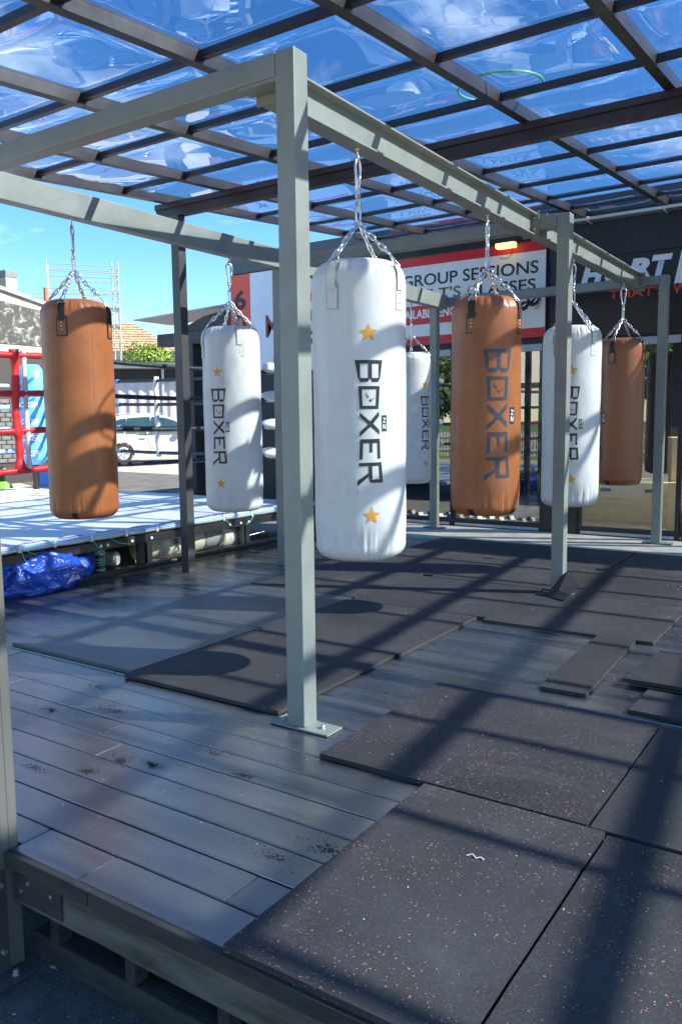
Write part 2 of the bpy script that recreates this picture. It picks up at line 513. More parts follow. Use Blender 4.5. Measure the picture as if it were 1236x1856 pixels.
def BX(x0, x1, y0, y1, z0, z1, bev=0.0):
    return box(bmesh.new(), x0, x1, y0, y1, z0, z1, bev)


def frame_of(d):
    d = d.normalized()
    a = Vector((0, 0, 1)) if abs(d.z) < 0.9 else Vector((1, 0, 0))
    u = d.cross(a).normalized()
    return u, d.cross(u).normalized()


def tube(bm, pts, r, n=8, closed=False, caps=True, flat=1.0):
    pts = [Vector(p) for p in pts]
    rings = []
    k = len(pts)
    pu = None
    for i, p in enumerate(pts):
        if closed:
            d = pts[(i + 1) % k] - pts[i - 1]
        else:
            d = pts[min(i + 1, k - 1)] - pts[max(i - 1, 0)]
        if pu is None:
            u, v = frame_of(d)
        else:
            dn = d.normalized()
            u = (pu - dn * pu.dot(dn)).normalized()
            v = dn.cross(u)
        pu = u
        rr = r[i] if isinstance(r, (list, tuple)) else r
        rings.append([bm.verts.new(p + (u * math.cos(2 * PI * j / n) + v * math.sin(2 * PI * j / n) * flat) * rr) for j in range(n)])
    for i in range(k if closed else k - 1):
        a, b = rings[i], rings[(i + 1) % k]
        for j in range(n):
            bm.faces.new((a[j], a[(j + 1) % n], b[(j + 1) % n], b[j]))
    if caps and not closed:
        bm.faces.new(rings[0][::-1])
        bm.faces.new(rings[-1])
    return bm


def lathe(bm, prof, n=32):
    rings = []
    for (r, z) in prof:
        rings.append([bm.verts.new((r * math.cos(2 * PI * j / n), r * math.sin(2 * PI * j / n), z)) for j in range(n)])
    for a, b in zip(rings, rings[1:]):
        for j in range(n):
            bm.faces.new((a[j], a[(j + 1) % n], b[(j + 1) % n], b[j]))
    bm.faces.new(rings[0][::-1])
    bm.faces.new(rings[-1])
    return bm


def prism_y(bm, pts, y0, y1):
    """polygon in X-Z extruded along Y"""
    a = [bm.verts.new((x, y0, z)) for x, z in pts]
    b = [bm.verts.new((x, y1, z)) for x, z in pts]
    bm.faces.new(a)
    bm.faces.new(b[::-1])
    n = len(pts)
    for i in range(n):
        bm.faces.new((a[i], b[i], b[(i + 1) % n], a[(i + 1) % n]))
    return bm


def prism_x(bm, pts, x0, x1):
    a = [bm.verts.new((x0, y, z)) for y, z in pts]
    b = [bm.verts.new((x1, y, z)) for y, z in pts]
    bm.faces.new(a)
    bm.faces.new(b[::-1])
    n = len(pts)
    for i in range(n):
        bm.faces.new((a[i], b[i], b[(i + 1) % n], a[(i + 1) % n]))
    return bm


def text_obj(name, body, m, parent, x0, x1, z0, z1, y, extrude=0.004, bold=0.0, shear=0.0, slope=0.0, spacing=1.0):
    """flat lettering standing in an X-Z plane facing -Y, fitted to the rectangle x0..x1, z0..z1"""
    c = bpy.data.curves.new(name, 'FONT')
    c.body = body
    c.size = 1.0
    c.extrude = 0.0
    c.offset = bold
    c.shear = shear
    c.resolution_u = 4
    c.space_character = spacing
    t = bpy.data.objects.new(name, c)
    link(t)
    dg = bpy.context.evaluated_depsgraph_get()
    me = bpy.data.meshes.new_from_object(t.evaluated_get(dg))
    bpy.data.objects.remove(t)
    xs = [v.co.x for v in me.vertices]
    ys = [v.co.y for v in me.vertices]
    ax, bx_, ay, by = min(xs), max(xs), min(ys), max(ys)
    for v in me.vertices:
        u = (v.co.x - ax) / (bx_ - ax)
        w = (v.co.y - ay) / (by - ay)
        v.co = Vector((x0 + u * (x1 - x0), y, z0 + w * (z1 - z0) + u * slope))
    me.materials.clear()
    me.materials.append(MATS[m])
    o = put(name, me, parent)
    return o


def copy_thing(root, loc, rz, label, group=None):
    c = root.copy()
    c.location = loc
    c.rotation_euler = (0, 0, rz)
    c['label'] = label
    if group:
        c['group'] = group
    COL.objects.link(c)
    for ch in root.children:
        d = ch.copy()
        COL.objects.link(d)
        d.parent = c
        for g in ch.children:
            e = g.copy()
            COL.objects.link(e)
            e.parent = d
    return c


# ================================================================== GROUND AND DECK
bm = bmesh.new()
g0 = -0.38
n_ = 40
vv = {}
xs_ = [-600, -200, -60, -25] + [-12 + i * 0.8 for i in range(26)] + [30, 100, 600]
ys_ = [-600, -200, -60, -20] + [-6 + i * 0.7 for i in range(24)] + [30, 100, 600]
for i, x in enumerate(xs_):
    for j, y in enumerate(ys_):
        z = g0 + (0.006 * noise.noise(Vector((x * 0.7, y * 0.7, 0))) if -13 < x < 9 and -7 < y < 11 else 0)
        vv[i, j] = bm.verts.new((x, y, z))
for i in range(len(xs_) - 1):
    for j in range(len(ys_) - 1):
        bm.faces.new((vv[i, j], vv[i + 1, j], vv[i + 1, j + 1], vv[i, j + 1]))
tag(obj('ground', bm, 'asphalt'), 'dark rough asphalt ground in front of the deck', kind='structure')
tag(obj('yard_pavement', BX(-120, -5.17, -3, 140, -0.379, -0.02), 'yard'), 'pale sunlit concrete yard behind the ring', kind='structure')
bm = bmesh.new()
for quad in ([(-22.5, 15.4), (-13.4, 14.4), (-10.5, 11.2), (-12.2, 9.4), (-19, 12.2)],):
    bm.faces.new([bm.verts.new((x, y, -0.012)) for x, y in quad])
tag(obj('asphalt_patch', bm, 'yard_dark'), 'dark resurfaced asphalt patch in the pale yard', kind='structure')
tag(obj('concrete_path', BX(-5.169, 9.0, 7.66, 8.80, -0.30, -0.006, 0.004), 'concrete'), 'pale concrete strip along the glass front', kind='structure')

# deck boards
deck = thing('deck', 'dark composite board deck under the bag rack', None, kind='structure')
DY0, PITCH, BW = 1.33, 0.147, 0.1395
bm_cache = {}


def board_mesh(w, mname):
    key = (round(w, 2), mname)
    if key not in bm_cache:
        bm_cache[key] = mesh_from(BX(0, w, 0, BW, -0.024, 0, 0.004), 'deck_board', mname)
    return bm_cache[key]


known = {0: [-1.78], 1: [-1.37], 5: [-2.586], 8: [-2.973]}
for row in range(43):
    y = DY0 + row * PITCH
    x0 = -5.165 if row > 0 else -2.083
    cuts = sorted(known.get(row, []) + [(-4.1 + ((row * 1.37) % 1.9)) if row not in known else -3.9, 0.9 + (row * 0.53) % 0.9])
    cuts = [c for c in cuts if c > x0 + 0.3]
    pts = [x0] + cuts + [3.4]
    for a, b in zip(pts, pts[1:]):
        worn = (row >= 13 and a > -2.2)
        o = put('deck_board', board_mesh(b - a - 0.004, 'deck_worn' if worn else 'deck'), deck,
                (a, y, rnd.uniform(-0.0012, 0.0012)), (rnd.uniform(-0.004, 0.004), 0, 0))
bm0 = mesh_from(BX(0, 3.075, 0, 0.1045, -0.024, 0, 0.004), 'deck_board', 'deck')
put('deck_board', bm0, deck, (-5.165, 1.365, 0))
# edge nosing, bearer, stumps and ground plank
deck_parts = [('nosing_board', (-2.085, -1.715, 1.306, 1.3295, -0.046, 0.001), 'timber_dark'),
              ('nosing_board', (-1.712, 1.1, 1.306, 1.3295, -0.046, 0.001), 'timber_dark'),
              ('nosing_board', (1.104, 3.4, 1.306, 1.3295, -0.046, 0.001), 'timber_dark')]
for nme, a, mt in deck_parts:
    obj(nme, BX(*a, 0.004), mt, deck)
bm = bmesh.new()
nb = 60
top, bot = [], []
for i in range(nb + 1):
    x = -2.083 + (3.4 + 2.083) * i / nb
    zb = -0.165 + 0.006 * noise.noise(Vector((x * 5, 0, 0))) + 0.003 * noise.noise(Vector((x * 23, 3, 0)))
    top.append((x, -0.047))
    bot.append((x, zb))
prism_y(bm, top + bot[::-1], 1.332, 1.376)
obj('bearer_beam', bm, 'timber', deck)
for sx in (-1.985, -1.655, -1.31, -0.93, -0.45, 0.1, 0.8, 1.6, 2.5):
    obj('stump', BX(sx - 0.018, sx + 0.022, 1.39, 1.44, -0.2995, -0.10, 0.003), 'timber_dark', deck)
for sx in range(-20, 14):
    obj('joist', BX(sx * 0.25, sx * 0.25 + 0.045, 1.45, 7.62, -0.14, -0.026), 'timber_dark', deck) if sx % 2 == 0 else None
o = obj('ground_plank', BX(0, 5.2, 0, 0.075, -0.379, -0.300, 0.006), 'timber_dark', deck, loc=(-2.10, 1.39, 0), rot=(0, 0, 0.0))
# steel bracket with bolts
obj('bracket', BX(-2.070, -1.855, 1.326, 1.3315, -0.150, -0.052, 0.001), 'timber_dark', deck)
for bx_, bz in ((-2.00, -0.080), (-1.895, -0.085), (-2.035, -0.115)):
    bm = bmesh.new()
    tube(bm, [(bx_, 1.326, bz), (bx_, 1.320, bz)], 0.006, 8)
    obj('bolt', bm, 'bolt', deck)

# ================================================================== RUBBER MATS
MT = 0.018


def rubber_mat(x0, x1, y0, y1, label, m='rubber', z=0.002, rz=0.0, th=MT, seed=0, curl=None):
    """one mat: slightly wavy slab with worn bevelled edges"""
    bm = bmesh.new()
    w, d = x1 - x0, y1 - y0
    nx, ny = max(4, int(w / 0.08)), max(4, int(d / 0.08))
    rr = random.Random(seed)
    up, dn = {}, {}
    for i in range(nx + 1):
        for j in range(ny + 1):
            u, v = i / nx, j / ny
            x, y = (u - 0.5) * w, (v - 0.5) * d
            if i in (0, nx):
                x += 0.0025 * noise.noise(Vector((seed, y * 6, i)))
            if j in (0, ny):
                y += 0.0025 * noise.noise(Vector((x * 6, seed, j)))
            dz = 0.0008 * noise.noise(Vector((x * 3 + seed, y * 3, 1)))
            if curl:
                dz += curl(u, v)
            up[i, j] = bm.verts.new((x, y, th + dz))
            dn[i, j] = bm.verts.new((x, y, dz))
    for i in range(nx):
        for j in range(ny):
            bm.faces.new((up[i, j], up[i + 1, j], up[i + 1, j + 1], up[i, j + 1]))
            bm.faces.new((dn[i, j], dn[i, j + 1], dn[i + 1, j + 1], dn[i + 1, j]))
    for i in range(nx):
        bm.faces.new((dn[i, 0], dn[i + 1, 0], up[i + 1, 0], up[i, 0]))
        bm.faces.new((dn[i, ny], up[i, ny], up[i + 1, ny], dn[i + 1, ny]))
    for j in range(ny):
        bm.faces.new((dn[0, j], up[0, j], up[0, j + 1], dn[0, j + 1]))
        bm.faces.new((dn[nx, j], dn[nx, j + 1], up[nx, j + 1], up[nx, j]))
    o = obj('rubber_mat', bm, m, loc=((x0 + x1) / 2, (y0 + y1) / 2, z), rot=(0, 0, rz))
    tag(o, label, 'rubber mat', 'black rubber gym mats laid on the deck')
    return o


g = 0.004
mats_list = [
    (-1.236, -0.622, 1.316, 2.338, 'heavily red flecked mat at the deck edge with a white paper scrap on it', 'rubber_fleck'),
    (-0.614, 0.386, 1.33, 2.320, 'red flecked rubber mat in the bottom right corner of the photo', 'rubber_fleck'),
    (-1.682, -0.680, 2.346, 3.325, 'lightly red flecked mat just right of the nearest post foot, surrounded by bare boards', 'rubber_fleck'),
    (-0.674, 0.330, 2.340, 3.300, 'mat at the right picture edge under a broad shadow, right of the lightly flecked one', 'rubber'),
    (-4.065, -3.062, 2.672, 3.672, 'smooth bluish grey mat at the far left corner of the mat field', 'rubber_smooth'),
    (-3.056, -2.085, 2.612, 3.618, 'black mat beside the foot of the nearest steel post, its corner poking onto bare boards', 'rubber'),
    (-4.035, -3.045, 3.678, 4.676, 'mat second along the left border with smooth bluish face', 'rubber_smooth'),
    (-3.040, -2.062, 3.624, 4.612, 'black mat straight behind the one at the nearest post foot', 'rubber'),
    (-4.000, -3.020, 4.682, 5.700, 'mat third along the left border of the mat field', 'rubber'),
    (-3.015, -2.010, 4.618, 5.640, 'mat below the brown lettered bag in the middle of the mat field', 'rubber'),
    (-3.935, -2.935, 5.706, 6.680, 'mat fourth along the left border, near the back', 'rubber'),
    (-2.930, -1.905, 5.646, 6.640, 'mat in the middle of the second row from the concrete strip', 'rubber'),
    (-3.820, -2.830, 6.686, 7.650, 'back left corner mat touching the concrete strip', 'rubber'),
    (-2.825, -1.820, 6.646, 7.650, 'back row mat in shade behind the second right post', 'rubber'),
    (-2.004, -0.985, 4.556, 5.560, 'dusty mat right of the second right post with its front corner on bare boards', 'rubber'),
    (-1.898, -0.880, 5.566, 6.580, 'white dusted mat behind and right of the second right post', 'rubber'),
    (-1.812, -0.800, 6.586, 7.640, 'back row mat at the right in front of the last post', 'rubber'),
    (-0.872, 0.15, 5.560, 6.570, 'mat cut by the right picture edge in the second row from the concrete strip', 'rubber'),
    (-0.792, 0.22, 6.580, 7.630, 'back row mat cut by the right picture edge', 'rubber'),
]
for k, (x0, x1, y0, y1, lb, mt) in enumerate(mats_list):
    rubber_mat(x0 + g / 2, x1 - g / 2, y0 + g / 2, y1 - g / 2, lb, mt, z=0.002 + (0.0004 * (k % 3)), rz=rnd.uniform(-0.001, 0.001), seed=k + 1)
rubber_mat(-1.275, -1.062, 3.52, 4.575, 'narrow offcut strip of rubber mat lying slantwise on bare boards', z=0.003, rz=0.035, seed=31)
rubber_mat(-0.83, 0.05, 3.41, 3.72, 'small offcut mat under the tilted one at the right edge', z=0.002, rz=-0.04, seed=32)
rubber_mat(-0.93, 0.05, 3.74, 4.35, 'tilted rubber mat resting on the small offcut at the right edge', z=0.012, rz=-0.06, seed=33,
           curl=lambda u, v: 0.035 * (1 - v) * (0.4 + 0.6 * u))
# curled scrap pushed up against the foot of the second post
bm = bmesh.new()
sc_pts = [[(-1.99, 5.44, 0.012), (-1.90, 5.36, 0.016), (-1.80, 5.30, 0.02)],
          [(-1.965, 5.49, 0.03), (-1.875, 5.41, 0.06), (-1.775, 5.35, 0.05)],
          [(-1.90, 5.515, 0.135), (-1.84, 5.50, 0.19), (-1.755, 5.50, 0.10)],
          ]
va = [[bm.verts.new(p) for p in r_] for r_ in sc_pts]
vb = [[bm.verts.new(Vector(p) + Vector((0.010, -0.010, 0.014))) for p in r_] for r_ in sc_pts]
for i in range(2):
    for j in range(2):
        bm.faces.new((va[i][j], va[i][j + 1], va[i + 1][j + 1], va[i + 1][j]))
        bm.faces.new((vb[i][j], vb[i + 1][j], vb[i + 1][j + 1], vb[i][j + 1]))
rim = [(0, 0), (0, 1), (0, 2), (1, 2), (2, 2), (2, 1), (2, 0), (1, 0)]
for a, b in zip(rim, rim[1:] + rim[:1]):
    bm.faces.new((va[a[0]][a[1]], vb[a[0]][a[1]], vb[b[0]][b[1]], va[b[0]][b[1]]))
tag(obj('mat_scrap', bm, 'rubber'), 'torn corner of rubber mat bent up against the second right post', 'rubber scrap').location = (0.06, 0.0, 0)

# small litter
bm = bmesh.new()
pp = [(-0.915, 1.985), (-0.9, 1.998), (-0.887, 1.985), (-0.874, 1.995), (-0.862, 1.988)]
for a, b in zip(pp, pp[1:]):
    vs = [bm.verts.new((a[0], a[1], 0.0225)), bm.verts.new((b[0], b[1], 0.026)), bm.verts.new((b[0] - 0.002, b[1] + 0.007, 0.0245)), bm.verts.new((a[0] - 0.002, a[1] + 0.007, 0.022))]
    bm.faces.new(vs)
    bm.faces.new([bm.verts.new(v.co - Vector((0, 0, 0.0008))) for v in reversed(vs)])
tag(obj('paper_scrap', bm, 'paper_white'), 'torn scrap of white paper on the red flecked mat', 'paper')
bm = bmesh.new()
rl = random.Random(3)
for _ in range(170):
    if rl.random() < 0.55:
        cx, cy = rl.gauss(-2.03, 0.035), rl.gauss(1.47, 0.04)
    else:
        cx, cy = rl.uniform(-2.25, -1.1), rl.uniform(0.9, 1.34)
    cy = min(cy, 1.38) if cx > -2.0 else cy
    s = rl.uniform(0.003, 0.009)
    a = rl.uniform(0, 6.28)
    q = [Vector((math.cos(a + k * 1.57) * s * (1 if k % 2 else 0.5), math.sin(a + k * 1.57) * s * (1 if k % 2 else 0.5), rl.uniform(0, 0.003))) for k in range(4)]
    bm.faces.new([bm.verts.new(Vector((cx, cy, -0.372)) + v) for v in q])
tag(obj('leaf_litter', bm, 'leaf_litter'), 'dry leaf crumbs on the asphalt by the corner post', kind='stuff')
bm = bmesh.new()
for (cx, cy, n, sx, sy) in ((-2.30, 1.93, 110, 0.03, 0.022), (-2.33, 1.80, 90, 0.03, 0.02), (-2.17, 1.97, 120, 0.04, 0.02), (-2.52, 1.72, 50, 0.06, 0.02),
                            (-2.05, 2.17, 70, 0.05, 0.03), (-1.83, 2.08, 80, 0.05, 0.02), (-3.05, 2.45, 80, 0.07, 0.03), (-2.75, 2.28, 90, 0.08, 0.03),
                            (-2.98, 2.13, 70, 0.06, 0.03), (-1.62, 2.33, 70, 0.07, 0.03), (-1.29, 1.83, 80, 0.05, 0.03), (-1.40, 1.72, 60, 0.05, 0.03)):
    for _ in range(n * 2):
        kk = rl.choice((0.4, 0.8, 1.5))
        x, y = rl.gauss(cx, sx * kk), rl.gauss(cy, sy * kk)
        s = rl.uniform(0.0006, 0.0025) * (1.5 if kk < 0.5 else 1.0)
        vs = [bm.verts.new((x + s * math.cos(a), y + s * math.sin(a), 0.0015)) for a in (0.3, 1.9, 3.6, 5.1)]
        tp = bm.verts.new((x, y, 0.002 + s * 0.6))
        for k in range(4):
            bm.faces.new((vs[k], vs[(k + 1) % 4], tp))
tag(obj('rubber_crumbs', bm, 'crumb'), 'scattered black rubber crumbs on the glossy boards', kind='stuff')
bm = bmesh.new()
for _ in range(420):
    x, y = rl.uniform(-4.9, 0.2), rl.uniform(1.45, 7.5)
    s = rl.uniform(0.001, 0.0032) * (1 + y * 0.09)
    z = 0.0225 + 0.001
    on_mat = any(a < x < b and c < y < d for (a, b, c, d, _l, _m) in mats_list)
    z = 0.0215 if on_mat else 0.0015
    vs = [bm.verts.new((x + s * math.cos(a), y + s * math.sin(a) * 0.7, z)) for a in (0.3, 1.9, 3.6, 5.1)]
    tp = bm.verts.new((x, y, z + s * 0.5))
    for k in range(4):
        bm.faces.new((vs[k], vs[(k + 1) % 4], tp))
tag(obj('white_crumbs', bm, 'paper_white'), 'tiny pale specks of debris over the deck and mats', kind='stuff')

# ================================================================== STEEL BAG RACK
rack = thing('bag_rack', 'grey green steel frame of posts and beams that carries the punching bags', 'bag rack', (-3.1, 5.5, 0))
RO = Vector((-3.1, 5.5, 0))


def rb(name, a, bev=0.004, m='steel_paint'):
    x0, x1, y0, y1, z0, z1 = a
    return obj(name, BX(x0 - RO.x, x1 - RO.x, y0 - RO.y, y1 - RO.y, z0, z1, bev), m, rack)


FY = (2.535, 5.525, 8.42)
TOPZ = 2.648
SH = {2.535: 0.0, 5.525: 0.070, 8.42: 0.098}
for fy in FY:
    for (px0, px1) in ((-1.978 + SH[fy], -1.89 + SH[fy]), (-4.386, -4.30)):
        rb('post', (px0, px1, fy, fy + 0.09, 0.008, TOPZ), 0.006)
        pl = rb('base_plate', (px0 - 0.085, px1 + 0.12 if px1 > -3 else px1 + 0.10, fy - 0.010, fy + 0.10, 0.001, 0.0095), 0.002)
        bm = bmesh.new()
        e_ = 0.002
        tube(bm, [(px0 - e_ - RO.x, fy - e_ - RO.y, 0.0105), (px1 + e_ - RO.x, fy - e_ - RO.y, 0.0105), (px1 + e_ - RO.x, fy + 0.09 + e_ - RO.y, 0.0105), (px0 - e_ - RO.x, fy + 0.09 + e_ - RO.y, 0.0105)], 0.0038, 6, closed=True)
        obj('weld_bead', bm, 'steel_paint', pl, smooth=True)
        for bx_ in (px0 - 0.045, px1 + 0.06):
            bm = bmesh.new()
            lathe(bm, [(0.014, 0.0), (0.014, 0.003), (0.010, 0.0035), (0.010, 0.011), (0.008, 0.013)], 8)
            o = obj('bolt', bm, 'bolt', pl, loc=(bx_ - RO.x, fy + 0.045 - RO.y, 0.0095))
    rb('cross_beam', (-4.299, -1.979 + SH[fy], fy + 0.0005, fy + 0.0895, TOPZ - 0.09, TOPZ - 0.0005), 0.006)


def ibeam(y0, y1, xc):
    bm = bmesh.new()
    h0, h1, fl, ft, wt = 2.516, 2.668, 0.0475, 0.009, 0.006
    pts = [(-fl, h0), (fl, h0), (fl, h0 + ft), (wt / 2, h0 + ft + 0.004), (wt / 2, h1 - ft - 0.004), (fl, h1 - ft), (fl, h1), (-fl, h1), (-fl, h1 - ft),
           (-wt / 2, h1 - ft - 0.004), (-wt / 2, h0 + ft + 0.004), (-fl, h0 + ft)]
    prism_y(bm, [(x + xc - RO.x, z) for x, z in pts], y0 + 0.0105 - RO.y, y1 - 0.0105 - RO.y)
    o = obj('rail_beam', bm, 'steel_paint', rack)
    for ya in (y0 + 0.0005, y1 - 0.0095):
        e = obj('end_plate', BX(xc - 0.056 - RO.x, xc + 0.056 - RO.x, ya - RO.y, ya + 0.009 - RO.y, 2.508, 2.688, 0.001), 'steel_paint', o)
    for zz in (2.56, 2.635):
        for dx in (-0.03, 0.03):
            b2 = bmesh.new()
            tube(b2, [(xc + dx - RO.x, y1 - 0.0095 - RO.y, zz), (xc + dx - RO.x, y1 - 0.022 - RO.y, zz)], 0.009, 6)
            obj('bolt', b2, 'bolt', o)
    return o


ibeam(2.625, 5.525, -2.09)
ibeam(5.615, 8.42, -2.065)
rb('box_beam', (-4.245, -4.155, 2.6255, 5.5245, 2.515, 2.668), 0.005)
rb('box_beam', (-4.245, -4.155, 5.6155, 8.4195, 2.515, 2.668), 0.005)
# corner gusset under the nearest cross beam
bm = bmesh.new()
prism_y(bm, [(-2.165 - RO.x, 2.557), (-1.979 - RO.x, 2.557), (-1.979 - RO.x, 2.545), (-2.165 - RO.x, 2.545)], 2.54 - RO.y, 2.62 - RO.y)
obj('gusset', bm, 'steel_paint', rack)

# ================================================================== PUNCHING BAGS
BH, BR = 1.41, 0.225


def prof_r(z):
    """outer radius at height z on the side (valid off the flat caps)"""
    rt, rbm = 0.085, 0.075
    if z > BH - rt:
        t = (z - (BH - rt)) / rt
        return BR - rt + rt * math.sqrt(max(0.0, 1 - t * t))
    if z < rbm:
        t = (rbm - z) / rbm
        return BR - rbm + rbm * math.sqrt(max(0.0, 1 - t * t))
    return BR


def prof_list():
    pr = [(0.001, 0.0)]
    for t in (0.04, 0.08, 0.115):
        pr.append((t, 0.0))
    for i in range(0, 13):
        a = PI / 2 * i / 12
        pr.append((BR - 0.075 + 0.075 * math.sin(a), 0.075 * (1 - math.cos(a))))
    k = 46
    for i in range(1, k):
        pr.append((BR, 0.075 + (BH - 0.085 - 0.075) * i / k))
    for i in range(0, 13):
        a = PI / 2 * i / 12
        pr.append((BR - 0.085 + 0.085 * math.cos(a), BH - 0.085 + 0.085 * math.sin(a)))
    for t in (0.11, 0.08, 0.04, 0.001):
        pr.append((t, BH + 0.012 * (1 - t / 0.14)))
    return pr


def bag_disp(th, z, seed, soft):
    """puckers at both ends, slow dents over the side"""
    d = 0.0055 * noise.noise(Vector((math.cos(th) * 1.6, math.sin(th) * 1.6, z * 2.2 + seed))) + 0.0014 * soft * noise.noise(Vector((math.cos(th) * 4, math.sin(th) * 4, z * 9 + seed)))
    wb = math.exp(-((z - 0.080) / 0.060) ** 2)
    wt = math.exp(-((z - (BH - 0.045)) / 0.034) ** 2)
    a = noise.noise(Vector((math.cos(th) * 6, math.sin(th) * 6, seed + z * 1.2)))
    a2 = noise.noise(Vector((math.cos(th) * 15, math.sin(th) * 15, seed * 2 + z * 2)))
    ph = 2.2 * noise.noise(Vector((math.cos(th) * 2.5, math.sin(th) * 2.5, seed * 3)))
    pl1 = (1 - abs(math.sin(th * 13 + ph + z * 1.5))) ** 3
    pl2 = (1 - abs(math.sin(th * 16 + ph * 2))) ** 2
    d -= soft * wb * 0.0085 * pl1 * (0.4 + 0.6 * abs(noise.noise(Vector((th * 2, seed, 0)))) * 2)
    d -= soft * wt * 0.0075 * pl2
    d -= soft * wb * (0.012 * abs(a) ** 0.7 + 0.012 * abs(a2) ** 0.8)
    d -= soft * wt * (0.012 * abs(a2) ** 0.7 + 0.005 * abs(a))
    d += -0.0022 * math.exp(-((z - (BH - 0.088)) / 0.004) ** 2)
    return d


def bag_body(seed, soft, seam, name, m):
    bm = bmesh.new()
    nth = 176
    pr = prof_list()
    # denser rows round the top seam
    rings = []
    for (r, z) in pr:
        row = []
        for j in range(nth):
            th = 2 * PI * j / nth
            rr = r
            if r > 0.12:
                rr = r + bag_disp(th, z, seed, soft)
                if seam:
                    dth = abs((th - PI + PI) % (2 * PI) - PI)
                    if dth < 0.02 and 0.08 < z < BH - 0.09:
                        rr -= 0.0025
            row.append(bm.verts.new((rr * math.cos(th), rr * math.sin(th), z)))
        rings.append(row)
    for a, b in zip(rings, rings[1:]):
        for j in range(nth):
            bm.faces.new((a[j], a[(j + 1) % nth], b[(j + 1) % nth], b[j]))
    bm.faces.new(rings[0][::-1])
    bm.faces.new(rings[-1])
    return mesh_from(bm, name, m, True)


def wrap(bm, pts, off=0.0016, nu=1, nv=1, z_ref=0.0, seed=0, soft=1.0, slab=False):
    """bilinear patch of a quad given in (s, z): s is arc length from the decal axis"""
    (s0, z0), (s1, z1), (s2, z2), (s3, z3) = pts
    gr = []
    for i in range(nu + 1):
        row = []
        for j in range(nv + 1):
            u, v = i / nu, j / nv
            s = (s0 * (1 - u) + s1 * u) * (1 - v) + (s3 * (1 - u) + s2 * u) * v
            z = (z0 * (1 - u) + z1 * u) * (1 - v) + (z3 * (1 - u) + z2 * u) * v
            th = s / BR
            r = prof_r(z) + bag_disp(th, z, seed, soft) + off
            row.append(bm.verts.new((r * math.cos(th), r * math.sin(th), z)))
        gr.append(row)
    for i in range(nu):
        for j in range(nv):
            bm.faces.new((gr[i][j], gr[i + 1][j], gr[i + 1][j + 1], gr[i][j + 1]))
    return gr


K = 0.00263


def pz(x, y):
    """photo pixel on the nearest white bag -> (arc, height) on the bag"""
    return ((x - 672.3) * K, BH - (y - 478.0) * K)


def Z2(x, y):
    return pz(560 + x / 6.18, 460 + y / 6.18)


def Z3(x, y):
    return pz(560 + x / 6.18, 740 + y / 6.18)


LETTERS = [
    [Z2(532, 1235), Z2(840, 1235), Z2(834, 1274), Z2(540, 1274)], [Z2(540, 1274), Z2(588, 1274), Z2(592, 1426), Z2(566, 1426)],
    [Z2(678, 1274), Z2(718, 1274), Z2(718, 1426), Z2(678, 1426)], [Z2(798, 1274), Z2(834, 1274), Z2(811, 1426), Z2(796, 1426)],
    [Z2(566, 1426), Z2(697, 1426), Z2(672, 1467), Z2(590, 1467)], [Z2(698, 1426), Z2(811, 1426), Z2(788, 1467), Z2(722, 1467)],
    [Z2(568, 1512), Z2(608, 1545), Z2(614, 1722), Z2(583, 1756)], [Z2(568, 1512), Z2(806, 1512), Z2(770, 1545), Z2(608, 1545)],
    [Z2(806, 1512), Z2(790, 1756), Z2(762, 1722), Z2(770, 1545)], [Z2(614, 1722), Z2(762, 1722), Z2(790, 1756), Z2(583, 1756)],
    [Z3(580, 60), Z3(584, 112), Z3(672, 190), Z3(694, 158)], [Z3(694, 158), Z3(728, 184), Z3(796, 102), Z3(795, 52)],
    [Z3(728, 184), Z3(700, 214), Z3(799, 302), Z3(797, 252)], [Z3(700, 214), Z3(672, 190), Z3(583, 272), Z3(583, 324)],
    [Z3(672, 190), Z3(700, 214), Z3(728, 184), Z3(694, 158)],
    [Z3(583, 352), Z3(803, 347), Z3(804, 392), Z3(582, 394)], [Z3(582, 394), Z3(616, 394), Z3(611, 570), Z3(575, 571)],
    [Z3(688, 393), Z3(716, 393), Z3(716, 494), Z3(688, 494)], [Z3(774, 392), Z3(804, 392), Z3(809, 562), Z3(776, 562)],
    [Z3(569, 608), Z3(820, 601), Z3(824, 640), Z3(568, 644)], [Z3(674, 643), Z3(712, 642), Z3(716, 786), Z3(678, 790)],
    [Z3(788, 641), Z3(824, 640), Z3(837, 800), Z3(797, 786)], [Z3(678, 790), Z3(797, 786), Z3(822, 826), Z3(694, 824)],
    [Z3(797, 786), Z3(837, 800), Z3(834, 818), Z3(822, 826)],
    [Z3(676, 716), Z3(677, 756), Z3(548, 864), Z3(554, 800)],
]
BIRD = [[Z2(640, 1585), Z2(655, 1590), Z2(685, 1635), Z2(672, 1640)], [Z2(685, 1652), Z2(716, 1658), Z2(712, 1676), Z2(696, 1680)], [Z2(716, 1656), Z2(738, 1636), Z2(741, 1640), Z2(716, 1668)]]
TMARK = [[Z3(540, 892), Z3(552, 892), Z3(552, 896), Z3(540, 896)], [Z3(540, 915), Z3(556, 915), Z3(556, 919), Z3(540, 919)], [Z3(540, 935), Z3(556, 935), Z3(556, 941), Z3(540, 941)]]


def decal(quads, name, m, off, seed, soft):
    bm = bmesh.new()
    for q in quads:
        wd = max(abs(q[0][0] - q[1][0]), abs(q[2][0] - q[3][0]), abs(q[0][0] - q[3][0]), abs(q[1][0] - q[2][0]))
        n = max(1, int(wd / 0.008))
        wrap(bm, q, off, n, max(2, n), seed=seed, soft=soft)
    return mesh_from(bm, name, m, True)


